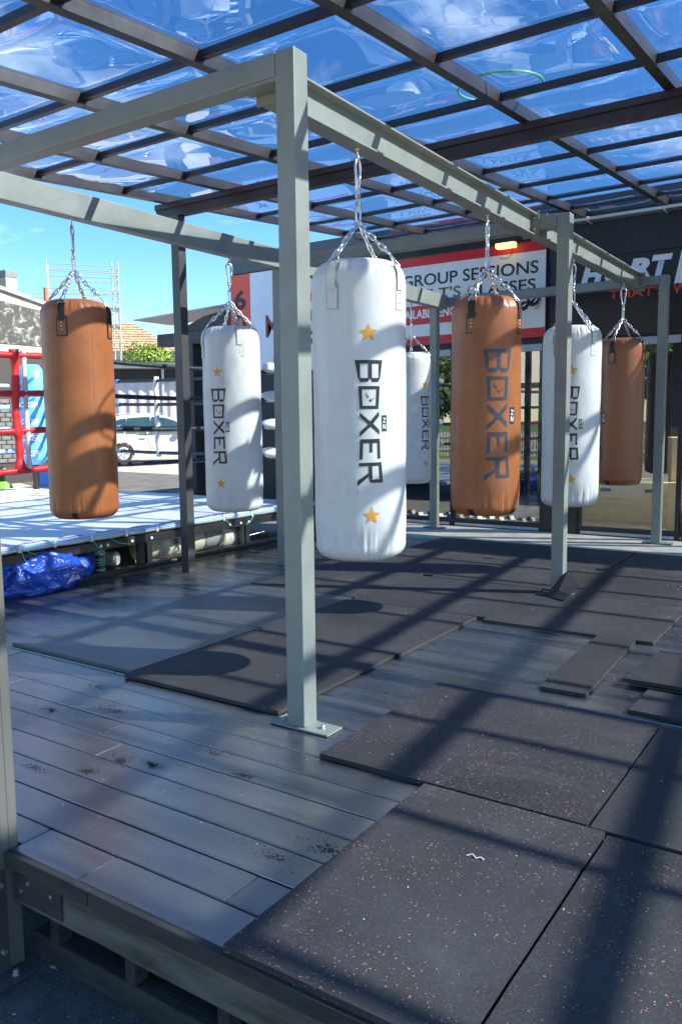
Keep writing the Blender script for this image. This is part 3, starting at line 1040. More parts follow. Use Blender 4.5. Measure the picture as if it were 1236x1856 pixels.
def star_quads(cx, cy, R):
    pts = []
    for k in range(10):
        a = -PI / 2 + k * PI / 5
        r = R if k % 2 == 0 else R * 0.42
        pts.append((cx + r * math.cos(a), cy + r * math.sin(a)))
    qs = []
    for k in range(0, 10, 2):
        a, b, c = pts[k - 1], pts[k], pts[(k + 1) % 10]
        qs.append([pz(*a), pz(*b), pz(*c), pz(cx, cy)])
    return qs


def badge_mesh(seed, soft):
    bm = bmesh.new()
    wrap(bm, [Z3(832, 98), Z3(888, 96), Z3(890, 262), Z3(834, 265)], 0.0016, 6, 6, seed=seed, soft=soft)
    return mesh_from(bm, 'badge', 'print_black', True)


def nz_quads():
    q = []
    # Z on top, N below, both turned a quarter to the right
    def bar(a, b, c, d):
        q.append([Z3(*a), Z3(*b), Z3(*c), Z3(*d)])
    bar((842, 122), (878, 122), (878, 132), (842, 132))
    bar((842, 166), (878, 166), (878, 176), (842, 176))
    bar((868, 132), (878, 132), (852, 166), (842, 166))
    bar((842, 190), (852, 190), (852, 242), (842, 242))
    bar((868, 190), (878, 190), (878, 242), (868, 242))
    bar((852, 190), (852, 206), (868, 242), (868, 226))
    return q


def strap_set(kind, seed, soft):
    """patch, outline, strap, rivets and metal triangle, around azimuth 0"""
    out = {}
    w = 0.0285
    z0, z1 = BH - 0.235, BH - 0.125
    bm = bmesh.new()
    wrap(bm, [(-w, z0), (w, z0), (w, z1), (-w, z1)], 0.0028, 6, 4, seed=seed, soft=soft)
    out['patch'] = mesh_from(bm, 'patch', 'leather_tan' if kind != 'white' else 'vinyl_white', True)
    if kind == 'dark':
        out['patch'].materials[0] = MATS['leather_dark']
    bm = bmesh.new()
    e = 0.0072 if kind != 'white' else 0.0016
    for q in ([(-w - e, z0 - e), (w + e, z0 - e), (w + e, z0), (-w - e, z0)], [(-w - e, z1), (w + e, z1), (w + e, z1 + e), (-w - e, z1 + e)],
              [(-w - e, z0), (-w, z0), (-w, z1), (-w - e, z1)], [(w, z0), (w + e, z0), (w + e, z1), (w, z1)]):
        wrap(bm, q, 0.0036, 5, 4, seed=seed, soft=soft)
    out['edging'] = mesh_from(bm, 'edging', 'strap_black' if kind != 'white' else 'stitch', True)
    bm = bmesh.new()
    ws = 0.0215
    wrap(bm, [(-ws, z1 - 0.022), (ws, z1 - 0.022), (ws, BH - 0.030), (-ws, BH - 0.030)], 0.0062, 6, 14, seed=seed, soft=0)
    wrap(bm, [(-ws, z1 - 0.022), (ws, z1 - 0.022), (ws, BH - 0.030), (-ws, BH - 0.030)], 0.0082, 6, 14, seed=seed, soft=0)
    out['strap'] = mesh_from(bm, 'strap', 'strap_black' if kind != 'white' else 'strap_white', True)
    bm = bmesh.new()
    for zz in (BH - 0.158, BH - 0.180, BH - 0.202):
        mt = Matrix.Translation((BR + 0.003, 0, zz)) @ Matrix.Rotation(PI / 2, 4, 'Y')
        bmesh.ops.create_uvsphere(bm, u_segments=8, v_segments=6, radius=0.0048, matrix=mt @ Matrix.Diagonal((1, 1, 0.6, 1)))
    out['rivets'] = mesh_from(bm, 'rivets', 'rivet', True)
    bm = bmesh.new()
    r0 = prof_r(BH - 0.032) + 0.008
    tube(bm, [(r0, -0.026, BH - 0.034), (r0, 0.026, BH - 0.034), (r0 - 0.042, 0.004, BH + 0.024), (r0 - 0.042, -0.004, BH + 0.024)], 0.0040, 6, closed=True)
    out['triangle_ring'] = mesh_from(bm, 'triangle_ring', 'galv', True)
    return out, Vector((r0 - 0.043, 0, BH + 0.026))


def add_link(bm, c, d, up, L=0.044, W=0.028, r=0.0050, n=14):
    """one oval chain link centred at c, long axis d, flat side normal up"""
    d = d.normalized()
    v = up.cross(d).normalized()
    pts = []
    h = L / 2 - W / 2
    for k in range(n):
        a = 2 * PI * k / n
        x = math.cos(a) * (W / 2 - r) + (h if math.cos(a) >= 0 else -h)
        y = math.sin(a) * (W / 2 - r)
        pts.append(c + d * x + v * y)
    tube(bm, pts, r, 6, closed=True)


def chain_mesh(a, b, sag=0.006, L=0.044):
    bm = bmesh.new()
    a, b = Vector(a), Vector(b)
    d = b - a
    pitch = L - 0.0080
    n = max(2, int(round(d.length / pitch)))
    u, v = frame_of(d)
    for i in range(n):
        t = (i + 0.5) / n
        c = a + d * t + Vector((0, 0, -sag * math.sin(PI * t)))
        add_link(bm, c, d, u if i % 2 else v, L=d.length / n + 0.0180)
    return mesh_from(bm, 'chain', 'galv', True)


APEX = BH + 0.190


def bag_template(kind, seed, soft, lettered, print_m, lsc=1.0):
    """returns list of (name, mesh, azimuth, parent index) for one kind of bag"""
    body_m = {'white': 'vinyl_white', 'tan': 'leather_tan', 'dark': 'leather_dark'}[kind]
    parts = [('body', bag_body(seed, soft, kind != 'white', 'bag_body', body_m), 0.0, None)]
    if lettered:
        def lq(quads):
            return [[(a * lsc, 0.655 + (b - 0.647) * lsc) for a, b in q] for q in quads]
        parts.append(('lettering', decal(lq(LETTERS + BIRD + TMARK), 'lettering', print_m, 0.0016, seed, soft), 0.0, None))
        if kind == 'white':
            for nm_, q in (('star', star_quads(670.6, 610.6, 16.8)), ('star', star_quads(674.5, 929, 16.4))):
                bm = bmesh.new()
                for qq in q:
                    wrap(bm, qq, 0.0016, 3, 3, seed=seed, soft=soft)
                parts.append((nm_, mesh_from(bm, 'star', 'star', True), 0.0, None))
        parts.append(('badge', decal(lq([[Z3(830, 95), Z3(890, 93), Z3(892, 265), Z3(832, 268)]]), 'badge', 'print_black', 0.0016, seed, soft), 0.0, None))
        parts.append(('badge_lettering', decal(lq(nz_quads()), 'badge_lettering', 'print_white', 0.0026, seed, soft), 0.0, len(parts) - 1))
    for q in range(4):
        az = PI / 4 + q * PI / 2
        st, anchor = strap_set(kind, seed + q * 3, 0.0)
        base = len(parts)
        parts.append(('strap', st['strap'], az, None))
        parts.append(('patch', st['patch'], az, base))
        parts.append(('edging', st['edging'], az, base))
        parts.append(('rivets', st['rivets'], az, base))
        parts.append(('triangle_ring', st['triangle_ring'], az, base))
        if q == 0:
            ch = chain_mesh(anchor, (0.006, 0, APEX))
        parts.append(('chain', ch, az, None))
    # black tabs under the brown bags
    if kind != 'white':
        for az in (PI / 4 - 0.1, PI / 4 + PI / 2 + 0.1, PI / 4 + PI, PI / 4 + 3 * PI / 2):
            bm = bmesh.new()
            wrap(bm, [(-0.020, 0.006), (0.020, 0.006), (0.020, 0.05), (-0.020, 0.05)], 0.003, 5, 8, seed=seed, soft=soft)
            parts.append(('bottom_strap', mesh_from(bm, 'bottom_strap', 'strap_black', True), az, None))
    for zs, rs in ((BH - 0.088, BR - 0.0012), (0.050, prof_r(0.05) - 0.002)):
        bm = bmesh.new()
        pts = []
        for k in range(96):
            th = 2 * PI * k / 96
            r = rs + bag_disp(th, zs, seed, soft)
            pts.append((r * math.cos(th), r * math.sin(th), zs))
        tube(bm, pts, 0.0020, 5, closed=True)
        parts.append(('seam', mesh_from(bm, 'seam', {'white': 'strap_white', 'tan': 'leather_dark', 'dark': 'print_brown'}[kind], True), 0.0, None))
    # hanging hardware
    bm = bmesh.new()
    c0 = Vector((0, 0, APEX))
    add_link(bm, c0 + Vector((0, 0, 0.045)), Vector((0, 0, 1)), Vector((1, 0, 0)), L=0.105, W=0.032, r=0.0056, n=18)
    add_link(bm, c0 + Vector((0, 0, 0.100)), Vector((0, 0, 1)), Vector((0, 1, 0)), L=0.048, W=0.032, r=0.0054)
    add_link(bm, c0 + Vector((0, 0, 0.126)), Vector((0, 0, 1)), Vector((1, 0, 0)), L=0.044, W=0.030, r=0.0052)
    parts.append(('link_chain', mesh_from(bm, 'link_chain', 'galv', True), 0.3, None))
    bm = bmesh.new()
    zc = APEX + 0.128
    pts = [(0, 0.000, zc), (0, 0.011, zc + 0.010), (0, 0.013, zc + 0.045), (0, 0.022, zc + 0.115), (0, 0.021, zc + 0.142), (0, 0.010, zc + 0.158),
           (0, -0.010, zc + 0.158), (0, -0.021, zc + 0.142), (0, -0.022, zc + 0.115), (0, -0.013, zc + 0.045), (0, -0.011, zc + 0.010)]
    tube(bm, [(a, b * 1.15, c) for a, b, c in pts], 0.0066, 8, closed=True)
    tube(bm, [(0, 0.0145, zc + 0.05), (0, 0.0195, zc + 0.10)], 0.0078, 8)
    parts.append(('snap_hook', mesh_from(bm, 'snap_hook', 'galv', True), 0.9, None))
    bm = bmesh.new()
    ze = zc + 0.162
    add_link(bm, Vector((0, 0, ze)), Vector((0, 0, 1)), Vector((0, 1, 0)), L=0.036, W=0.034, r=0.0050, n=16)
    tube(bm, [(0, 0, ze + 0.016), (0, 0, 1.937)], 0.0055, 8)
    tube(bm, [(0, 0, 1.928), (0, 0, 1.9375)], 0.013, 6)
    parts.append(('eye_bolt', mesh_from(bm, 'eye_bolt', 'galv', True), 0.0, None))
    return parts


def place_bag(parts, name, label, cat, x, y, phi_deg, group, wide=1.0, tall=1.0):
    az = math.atan2(-y, -x) + math.radians(phi_deg)
    root = thing(name, label, cat, (x, y, 2.517 - 1.937 * tall), az, group)
    root.scale = (wide, wide, tall)
    made = []
    for (nm, me, a, par) in parts:
        o = bpy.data.objects.new(nm, me)
        link(o)
        o.parent = made[par] if par is not None else root
        o.rotation_euler = (0, 0, a if par is None else 0.0)
        made.append(o)
    return root


WB = bag_template('white', 3.0, 1.0, True, 'print_black')
WB2 = bag_template('white', 8.0, 1.2, True, 'print_brown')
TB = bag_template('tan', 5.0, 0.8, True, 'print_grey', 1.45)
TP = bag_template('tan', 6.5, 0.7, False, None)
DB = bag_template('dark', 9.0, 0.8, True, 'print_grey', 1.45)
GP = 'punching bags hanging in two rows from the steel rack'
place_bag(WB, 'punching_bag', 'large white punching bag just right of the nearest steel post, black lettering facing us', 'punching bag', -2.09, 3.29, 12, GP, 0.985, 0.99)
place_bag(TB, 'punching_bag', 'orange tan punching bag with grey lettering in front of the red and white sign', 'punching bag', -2.09, 4.78, 20, GP, 0.965, 0.96)
place_bag(WB, 'punching_bag', 'white punching bag half hidden behind the second right post', 'punching bag', -2.075, 6.42, 1, GP, 1.0, 1.01)
place_bag(DB, 'punching_bag', 'dark brown punching bag at the far right end of the right row', 'punching bag', -2.065, 7.86, -70, GP, 0.93, 0.975)
place_bag(TP, 'punching_bag', 'plain brown punching bag with a vertical seam, hanging before the red ring ropes', 'punching bag', -4.20, 3.33, 202, GP, 0.945, 0.955)
place_bag(WB2, 'punching_bag', 'white punching bag with dark brown lettering hanging beside the ring canvas', 'punching bag', -4.21, 4.78, -28, GP, 0.995, 1.005)
place_bag(WB, 'punching_bag', 'smallest looking white bag, peeking out behind the big white one', 'punching bag', -4.27, 7.77, 44, GP, 0.96, 1.0)

# ================================================================== CANOPY ROOF
can = thing('canopy', 'dark framed lean-to canopy roofed with blue tinted clear sheets', 'canopy', (-4.84, 4.88, 0))
CO = Vector((-4.84, 4.88, 0))


def rz_(y):
    return 3.05 + 0.08 * (y - 4.9)


RX = [-4.93, -4.30, -3.49, -2.67, -1.86, -1.03, -0.21, 0.61, 1.43, 2.25, 3.07, 3.89, 4.71]
PY = [1.36, 2.13, 2.90, 3.68, 4.45, 5.25, 6.05, 6.80, 7.50, 8.17, 8.70]
RW, RH, PW, PH = 0.058, 0.066, 0.040, 0.038
bm = bmesh.new()
prism_x(bm, [(1.30, 0), (8.735, 0.08 * 7.435), (8.735, 0.08 * 7.435 + RH), (1.30, RH)], 0, RW)
raf = mesh_from(bm, 'rafter', 'bronze')
raf.transform(Matrix.Translation((0, 0, rz_(1.30))))
for x in RX:
    put('rafter', raf, can, Vector((x - RW, 0, 0)) - CO)
pur_cache, pan_cache = {}, {}


def panel_mesh(w, d, seed):
    key = (round(w, 2), round(d, 2), seed)
    if key in pan_cache:
        return pan_cache[key]
    bm = bmesh.new()
    nx, ny = 26, 26
    gr = {}
    for i in range(nx + 1):
        for j in range(ny + 1):
            u, v = i / nx, j / ny
            e = min(1.0, min(u, 1 - u, v, 1 - v) / 0.13)
            e = e * e * (3 - 2 * e)
            b = (math.sin(PI * u) * math.sin(PI * v)) ** 0.6
            z = -0.020 * e - 0.012 * b
            z += e * (0.0065 * noise.noise(Vector((u * 1.8 + seed * 5, v * 2.6, seed))) + 0.0006 * noise.noise(Vector((u * 5 + seed, v * 3.5 + seed * 3, 7))))
            gr[i, j] = bm.verts.new((u * w, v * d, z + v * d * 0.08))
    for i in range(nx):
        for j in range(ny):
            bm.faces.new((gr[i, j], gr[i + 1, j], gr[i + 1, j + 1], gr[i, j + 1]))
    me = mesh_from(bm, 'roof_panel', 'roof_sheet', True)
    pan_cache[key] = me
    return me


for i in range(len(RX) - 1):
    xa, xb = RX[i], RX[i + 1] - RW
    for j, y in enumerate(PY):
        key = round(xb - xa, 2)
        if key not in pur_cache:
            bm = bmesh.new()
            prism_x(bm, [(0, 0), (PW, 0.0036), (PW, PH), (0, PH - 0.0036)], 0, xb - xa - 0.001)
            pur_cache[key] = mesh_from(bm, 'purlin', 'bronze')
        put('purlin', pur_cache[key], can, Vector((xa + 0.0005, y - PW, rz_(y) + 0.016)) - CO)
        if j < len(PY) - 1:
            y2 = PY[j + 1] - PW
            if i == 0 and y < 1.0:
                continue
            put('roof_panel', panel_mesh(xb - xa - 0.002, round(y2 - y - 0.002, 3), (i * 7 + j * 3) % 5), can,
                Vector((xa + 0.001, y + 0.001, rz_(y) + 0.052)) - CO)
# main beam with lipped profile, front beam, wall plate
bm = bmesh.new()
zb = rz_(4.86) - 0.002
prism_x(bm, [(4.86, zb - 0.115), (4.925, zb - 0.115), (4.925, zb), (4.845, zb - 0.004), (4.845, zb - 0.045), (4.862, zb - 0.050)], -5.06, 4.85)
for v in bm.verts:
    v.co -= CO
obj('main_beam', bm, 'beam_brown', can)
for (a, b) in ((1.30, 1.37),):
    bm = bmesh.new()
    box(bm, -5.0 - CO.x, 4.75 - CO.x, a - CO.y, b - CO.y, rz_(1.3) - 0.115, rz_(1.3) - 0.004)
    obj('front_beam', bm, 'beam_brown', can)


def can_post(x0, x1, y0, y1, z0, z1, m):
    bm = BX(x0 - CO.x, x1 - CO.x, y0 - CO.y, y1 - CO.y, z0, z1, 0.003)
    return obj('post', bm, m, can)


can_post(-4.882, -4.797, 4.842, 4.925, 0.001, zb - 0.116, 'post_dark')
can_post(4.72, 4.80, 4.842, 4.925, -0.378, zb - 0.116, 'post_dark')
cp = can_post(-2.180, -2.089, 1.268, 1.358, -0.378, rz_(1.3) - 0.116, 'post_grey')
cp['label'] = 'grey aluminium corner post at the deck edge'
for gy in (1.290, 1.300, 1.327):
    obj('groove', BX(-2.0892 - CO.x, -2.0884 - CO.x, gy - 0.0012 - CO.y, gy + 0.0012 - CO.y, 0.0, 2.6), 'post_dark', cp)
obj('mounting_plate', BX(-2.0888 - CO.x, -2.0835 - CO.x, 1.262 - CO.y, 1.3045 - CO.y, -0.377, -0.055, 0.001), 'post_dark', cp)
obj('base_plate', BX(-2.20 - CO.x, -2.02 - CO.x, 1.22 - CO.y, 1.345 - CO.y, -0.3775, -0.3700, 0.001), 'post_dark', cp)
for bx_, by_, bz in ((-2.050, 1.30, -0.370), (-2.15, 1.24, -0.370)):
    bm = bmesh.new()
    lathe(bm, [(0.013, 0), (0.013, 0.003), (0.009, 0.004), (0.009, 0.013), (0.007, 0.015)], 8)
    obj('bolt', bm, 'bolt', cp, loc=(bx_ - CO.x, by_ - CO.y, bz))
for bz in (-0.09, -0.30):
    bm = bmesh.new()
    tube(bm, [(-2.0835 - CO.x, 1.283 - CO.y, bz), (-2.071 - CO.x, 1.283 - CO.y, bz)], 0.008, 8)
    obj('bolt', bm, 'bolt', cp)

# green hoop lying on the roof
bm = bmesh.new()
hr = 0.245
tube(bm, [(hr * math.cos(a), hr * math.sin(a), 0.08 * hr * math.sin(a)) for a in [2 * PI * k / 48 for k in range(48)]], 0.0075, 8, closed=True)
tag(obj('hula_hoop', bm, 'green_plastic', loc=(-1.885, 4.47, rz_(4.47) + 0.107), smooth=True), 'green hoop lying on top of the clear canopy roof', 'hoop')
bpy.data.objects['hula_hoop'].scale = (0.95, 1.02, 1.0)

# ================================================================== GYM BUILDING
GY = 8.80
bld = thing('gym_building', 'gym building with dark parapet, black wall band and tall glass front', 'building', (-3, GY, 0))
BO = Vector((-3, GY, 0))


def gb(name, a, m, parent=None, bev=0.0):
    x0, x1, y0, y1, z0, z1 = a
    return obj(name, BX(x0 - BO.x, x1 - BO.x, y0 - BO.y, y1 - BO.y, z0, z1, bev), m, parent or bld)


WT = 2.10
gb('wall', (-7.66, -5.05, GY, GY + 0.2, -0.02, 3.318), 'wall_dark')
gb('wall', (-5.0495, 9.0, GY, GY + 0.2, WT + 0.001, 3.318), 'wall_dark')
gb('wall', (2.8, 9.0, GY, GY + 0.2, -0.02, WT), 'wall_dark')
gb('parapet', (-7.68, 9.0, GY - 0.06, GY + 0.22, 3.319, 3.585), 'fascia', bev=0.004)
gb('side_wall', (-7.66, -7.46, GY + 0.2005, 16.0, -0.02, 3.318), 'wall_dark')
gb('back_wall', (-7.66, 9.0, 16.001, 16.2, -0.02, 3.318), 'room_wall')
gb('roof_slab', (-7.66, 9.0, GY + 0.2005, 9.4, 3.0, 3.2), 'soffit')
gb('roof_slab', (-7.66, 9.0, 13.0, 16.0, 3.0, 3.2), 'soffit')  # gap between the two slabs is made up, to let daylight into the room
gb('room_floor', (-7.45, 9.0, GY + 0.02, 16.0, -0.25, 0.0), 'room_floor')
# window run: list of panes (x0, x1)
panes = [(-5.02, -4.30), (-4.22, -3.18), (-2.70, -1.73), (-1.62, -0.65), (-0.55, 0.45), (0.55, 1.55), (1.65, 2.75)]
for (a, b) in panes:
    w = gb('window', (a - 0.045, b + 0.045, GY - 0.012, GY + 0.06, 0.0, 0.085), 'frame_black', bev=0.003)
    gb('frame', (a - 0.045, a, GY - 0.010, GY + 0.058, 0.086, WT), 'frame_black', w)
    gb('frame', (b, b + 0.045, GY - 0.010, GY + 0.058, 0.086, WT), 'frame_black', w)
    gb('frame', (a + 0.0005, b - 0.0005, GY - 0.008, GY + 0.056, WT - 0.075, WT), 'frame_grey', w)
    gb('sill', (a + 0.0005, b - 0.0005, GY - 0.040, GY - 0.013, 0.006, 0.035), 'frame_grey', w)
    bm = bmesh.new()
    vs = [bm.verts.new((x - BO.x, GY + 0.02 - BO.y, z)) for x, z in ((a, 0.085), (b, 0.085), (b, WT - 0.075), (a, WT - 0.075))]
    bm.faces.new(vs)
    obj('pane', bm, 'window_glass', w)
for (a, b) in ((-3.134, -2.746),):
    gb('pier', (a, b, GY - 0.03, GY + 0.15, 0.0, WT), 'frame_black', bev=0.003)
# deep dark canopy face above the sign band (bulkhead panels with seams)
gb('soffit_panel', (-3.10, -0.50, GY - 0.030, GY - 0.0005, 2.96, 3.318), 'soffit')
gb('soffit_panel', (-0.497, 2.5, GY - 0.030, GY - 0.0005, 2.96, 3.318), 'soffit')

# conduit
pipe = thing('conduit_pipe', 'white conduit pipe running under the canopy along the gym wall', 'pipe', (-3, GY - 0.05, 3.3))
bm = bmesh.new()
tube(bm, [(-0.05, -0.17, 0.022), (5.6, -0.17, 0.03)], 0.016, 10)
obj('tube', bm, 'pipe_white', pipe, smooth=True)
for k in range(7):
    bm = bmesh.new()
    tube(bm, [(0.35 + k * 0.75, -0.17, 0.0225 + 0.001 * k), (0.372 + k * 0.75, -0.17, 0.0225 + 0.001 * k)], 0.021, 10)
    tube(bm, [(0.361 + k * 0.75, -0.17, 0.0), (0.361 + k * 0.75, -0.015, 0.0)], 0.006, 6)
    obj('clip', bm, 'pipe_white', pipe)

# lit flood lamp
lampo = thing('flood_lamp', 'lit yellow flood lamp on the wall above the group sessions sign', 'lamp', (-3.56, GY - 0.15, 3.18), 0.0)
obj('housing', BX(-0.13, 0.13, -0.03, 0.03, 0.028, 0.060, 0.004), 'frame_black', lampo)
obj('lens', BX(-0.110, 0.110, -0.045, 0.045, -0.028, 0.027, 0.008), 'lamp_glow', lampo)
bm = bmesh.new()
tube(bm, [(0, 0.02, 0.05), (0, 0.10, 0.07), (0, 0.14, 0.08)], 0.010, 8)
obj('arm', bm, 'frame_black', lampo)
bm = bmesh.new()
tube(bm, [(0.06, 0.03, -0.02), (0.06, 0.03, -0.09), (0.02, 0.03, -0.13), (-0.06, 0.04, -0.13), (-0.12, 0.10, -0.10)], 0.004, 6)
obj('cable', bm, 'frame_black', lampo)

# ------------------------------------------------ signs
SY = GY - 0.034
sg = thing('wall_sign', 'white wall sign with red bands reading GROUP SESSIONS', 'sign', (-4, SY, 2.0))


def sg_box(root, name, x0, x1, z0, z1, y0, y1, m, bev=0.0):
    L0 = Vector(root.location)
    return obj(name, BX(x0 - L0.x, x1 - L0.x, y0 - L0.y, y1 - L0.y, z0, z1, bev).copy() if False else
               box(bmesh.new(), x0 - L0.x, x1 - L0.x, y0 - L0.y, y1 - L0.y, z0 - L0.z, z1 - L0.z, bev), m, root)


def sg_text(root, name, body, m, x0, x1, z0, z1, y, **kw):
    o = text_obj(name, body, m, root, x0 - root.location.x, x1 - root.location.x, z0 - root.location.z, z1 - root.location.z, y - root.location.y, **kw)
    return o


k8 = GY / 8.75


def kx(x):
    return x * k8


def kz(z):
    return 1.25 + (z - 1.25) * k8


sg_box(sg, 'frame', -5.10, -3.13, 2.165, 3.235, SY, GY - 0.001, 'frame_black')
sg_box(sg, 'panel', -5.07, -3.142, 2.175, 3.21, SY - 0.006, SY - 0.0005, 'sign_white')
sg_box(sg, 'top_band', -5.07, -3.142, 3.105, 3.2105, SY - 0.008, SY - 0.0065, 'sign_red')
sg_box(sg, 'bottom_band', -5.07, -3.142, 2.175, 2.275, SY - 0.008, SY - 0.0065, 'sign_red')
sg_box(sg, 'middle_band', -5.07, -3.90, kz(2.410), kz(2.630), SY - 0.008, SY - 0.0065, 'sign_red')
ty = SY - 0.0100
sg_text(sg, 'lettering', 'GROUP SESSIONS', 'letter_black', kx(-4.905), kx(-3.205), kz(2.858), kz(2.995), ty, bold=0.012)
sg_text(sg, 'lettering', "ADUL", 'letter_black', kx(-4.905), kx(-4.45), kz(2.69), kz(2.815), ty, bold=0.012)
sg_text(sg, 'lettering', "T'S", 'letter_olive', kx(-4.42), kx(-4.135), kz(2.69), kz(2.820), ty, bold=0.012)
sg_text(sg, 'lettering', "CLASSES", 'letter_black', kx(-4.06), kx(-3.233), kz(2.678), kz(2.805), ty, bold=0.012)
sg_text(sg, 'lettering', "AVAILABLE ENQUIRE", 'letter_white', kx(-5.02), kx(-3.95), kz(2.462), kz(2.585), ty, bold=0.03)
# boxing glove drawing
gx0, gz0 = kx(-3.33), kz(2.545)


def flat_poly(root, name, pts, m, y, th=0.0012):
    bm = bmesh.new()
    prism_y(bm, [(x - root.location.x, z - root.location.z) for x, z in pts], y - th - root.location.y, y - root.location.y)
    return obj(name, bm, m, root)


def ell(cx, cz, a, b, n=18, rot=0.0, t0=0.0, t1=2 * PI):
    out = []
    for k in range(n):
        t = t0 + (t1 - t0) * k / (n if t1 - t0 > 6.2 else n - 1)
        x, z = a * math.cos(t), b * math.sin(t)
        out.append((cx + x * math.cos(rot) - z * math.sin(rot), cz + x * math.sin(rot) + z * math.cos(rot)))
    return out


flat_poly(sg, 'glove_drawing', ell(gx0 + 0.075, gz0 + 0.03, 0.085, 0.070, 20, 0.5), 'letter_black', SY - 0.0066)
flat_poly(sg, 'glove_drawing', ell(gx0 - 0.035, gz0 - 0.03, 0.055, 0.050, 18, 0.5), 'letter_black', SY - 0.0066)
flat_poly(sg, 'glove_highlight', ell(gx0 + 0.06, gz0 + 0.045, 0.036, 0.010, 12, 0.6), 'letter_white', SY - 0.0086)
flat_poly(sg, 'glove_highlight', ell(gx0 + 0.10, gz0 + 0.02, 0.030, 0.008, 12, 0.9), 'letter_white', SY - 0.0086)
flat_poly(sg, 'glove_highlight', ell(gx0 - 0.03, gz0 - 0.02, 0.030, 0.008, 12, 0.5), 'letter_white', SY - 0.0086)
for rr_ in (0.125, 0.145):
    bm = bmesh.new()
    a1 = ell(gx0 + 0.02, gz0, rr_, rr_ * 0.78, 22, 0.45, -1.3, 0.9)
    tube(bm, [(x - sg.location.x, SY - 0.0085 - sg.location.y, z - sg.location.z) for x, z in a1], 0.0032, 6)
    obj('glove_outline', bm, 'sign_red', sg)

sh = thing('wall_banner', 'black wall banner with slanted white capitals above red lettering', 'sign', (-2, SY, 2.1))
sg_box(sh, 'panel', -3.08, 0.60, 2.13, 2.955, SY + 0.004, GY - 0.001, 'sign_black', 0.001)
sg_text(sh, 'lettering', 'H', 'letter_white', kx(-2.74), kx(-2.49), kz(2.677), kz(2.868), SY - 0.001, bold=0.06, shear=0.22)
sg_text(sh, 'lettering', 'U', 'letter_white', kx(-2.49), kx(-2.29), kz(2.677), kz(2.868), SY - 0.001, bold=0.06, shear=0.22)
sg_text(sh, 'lettering', 'R', 'letter_white', kx(-2.26), kx(-2.02), kz(2.677), kz(2.888), SY - 0.001, bold=0.06, shear=0.22)
sg_text(sh, 'lettering', 'T', 'letter_white', kx(-2.02), kx(-1.82), kz(2.677), kz(2.900), SY - 0.001, bold=0.06, shear=0.22)
sg_text(sh, 'lettering', 'L', 'letter_white', kx(-1.80), kx(-1.60), kz(2.60), kz(2.915), SY - 0.001, bold=0.06, shear=0.22)
sg_text(sh, 'lettering', "THAT'S", 'letter_red', kx(-2.445), kx(-1.88), kz(2.502), kz(2.596), SY - 0.001, bold=0.02)
sg_text(sh, 'lettering', "W", 'letter_red', kx(-1.81), kx(-1.67), kz(2.502), kz(2.600), SY - 0.001, bold=0.02)

s6 = thing('price_board', 'tall pale board with an orange strip numbered 60 on the gym wall', 'sign', (-7, SY, 2.1))
sg_box(s6, 'panel', -7.345, -5.55, 1.95, 3.31, SY - 0.004, GY - 0.001, 'sign_pale', 0.002)
sg_box(s6, 'strip', -7.70, -7.347, 1.95, 3.31, SY - 0.006, GY - 0.001, 'sign_orange', 0.002)
sg_text(s6, 'numeral', '6', 'letter_black', -7.635, -7.42, 2.83, 3.10, SY - 0.008, bold=0.03)
sg_text(s6, 'numeral', '0', 'letter_black', -7.630, -7.42, 2.50, 2.78, SY - 0.008, bold=0.03)
sg_text(s6, 'lettering', 'M', 'letter_wine', -7.08, -6.86, 2.42, 2.72, SY - 0.006, bold=0.02)
sg_text(s6, 'lettering', 'K', 'letter_wine', -6.37, -6.22, 2.52, 2.78, SY - 0.006, bold=0.02)
sg_text(s6, 'lettering', 'R', 'letter_wine', -6.37, -6.22, 2.20, 2.46, SY - 0.006, bold=0.02)
sg_box(s6, 'red_band', -6.38, -5.60, 2.84, 2.95, SY - 0.0065, SY - 0.0045, 'sign_red')

# interior things
pb = thing('plywood_box', 'low wide plywood jump box inside the glass front', 'box', (-2.35, 9.5, 0.0))
for nm, a in (('front_panel', (-0.62, 0.60, 0.0, 0.018, 0.001, 0.52)), ('side_panel', (-0.62, -0.602, 0.0185, 0.60, 0.001, 0.52)),
              ('side_panel', (0.582, 0.60, 0.0185, 0.60, 0.001, 0.52)), ('top_panel', (-0.625, 0.605, -0.004, 0.605, 0.521, 0.54))):
    obj(nm, BX(*a, 0.001), 'plywood', pb)
for sx in (-0.35, 0.15):
    obj('hand_slot', BX(sx, sx + 0.12, -0.0035, -0.0005, 0.42, 0.455), 'frame_black', pb)
pb2 = thing('plywood_box', 'tall plywood jump box with a round mark, right of the low one', 'box', (-1.72, 9.75, 0.0), 0.3)
for nm, a in (('front_panel', (-0.25, 0.25, 0.0, 0.018, 0.001, 1.02)), ('side_panel', (-0.25, -0.232, 0.0185, 0.5, 0.001, 1.02)),
              ('side_panel', (0.232, 0.25, 0.0185, 0.5, 0.001, 1.02)), ('top_panel', (-0.255, 0.255, -0.004, 0.505, 1.021, 1.04))):
    obj(nm, BX(*a, 0.001), 'plywood', pb2)
bm = bmesh.new()
tube(bm, [(0.08 * math.cos(t), -0.003, 0.72 + 0.08 * math.sin(t)) for t in [2 * PI * k / 20 for k in range(20)]], 0.004, 6, closed=True)
obj('round_mark', bm, 'frame_black', pb2)


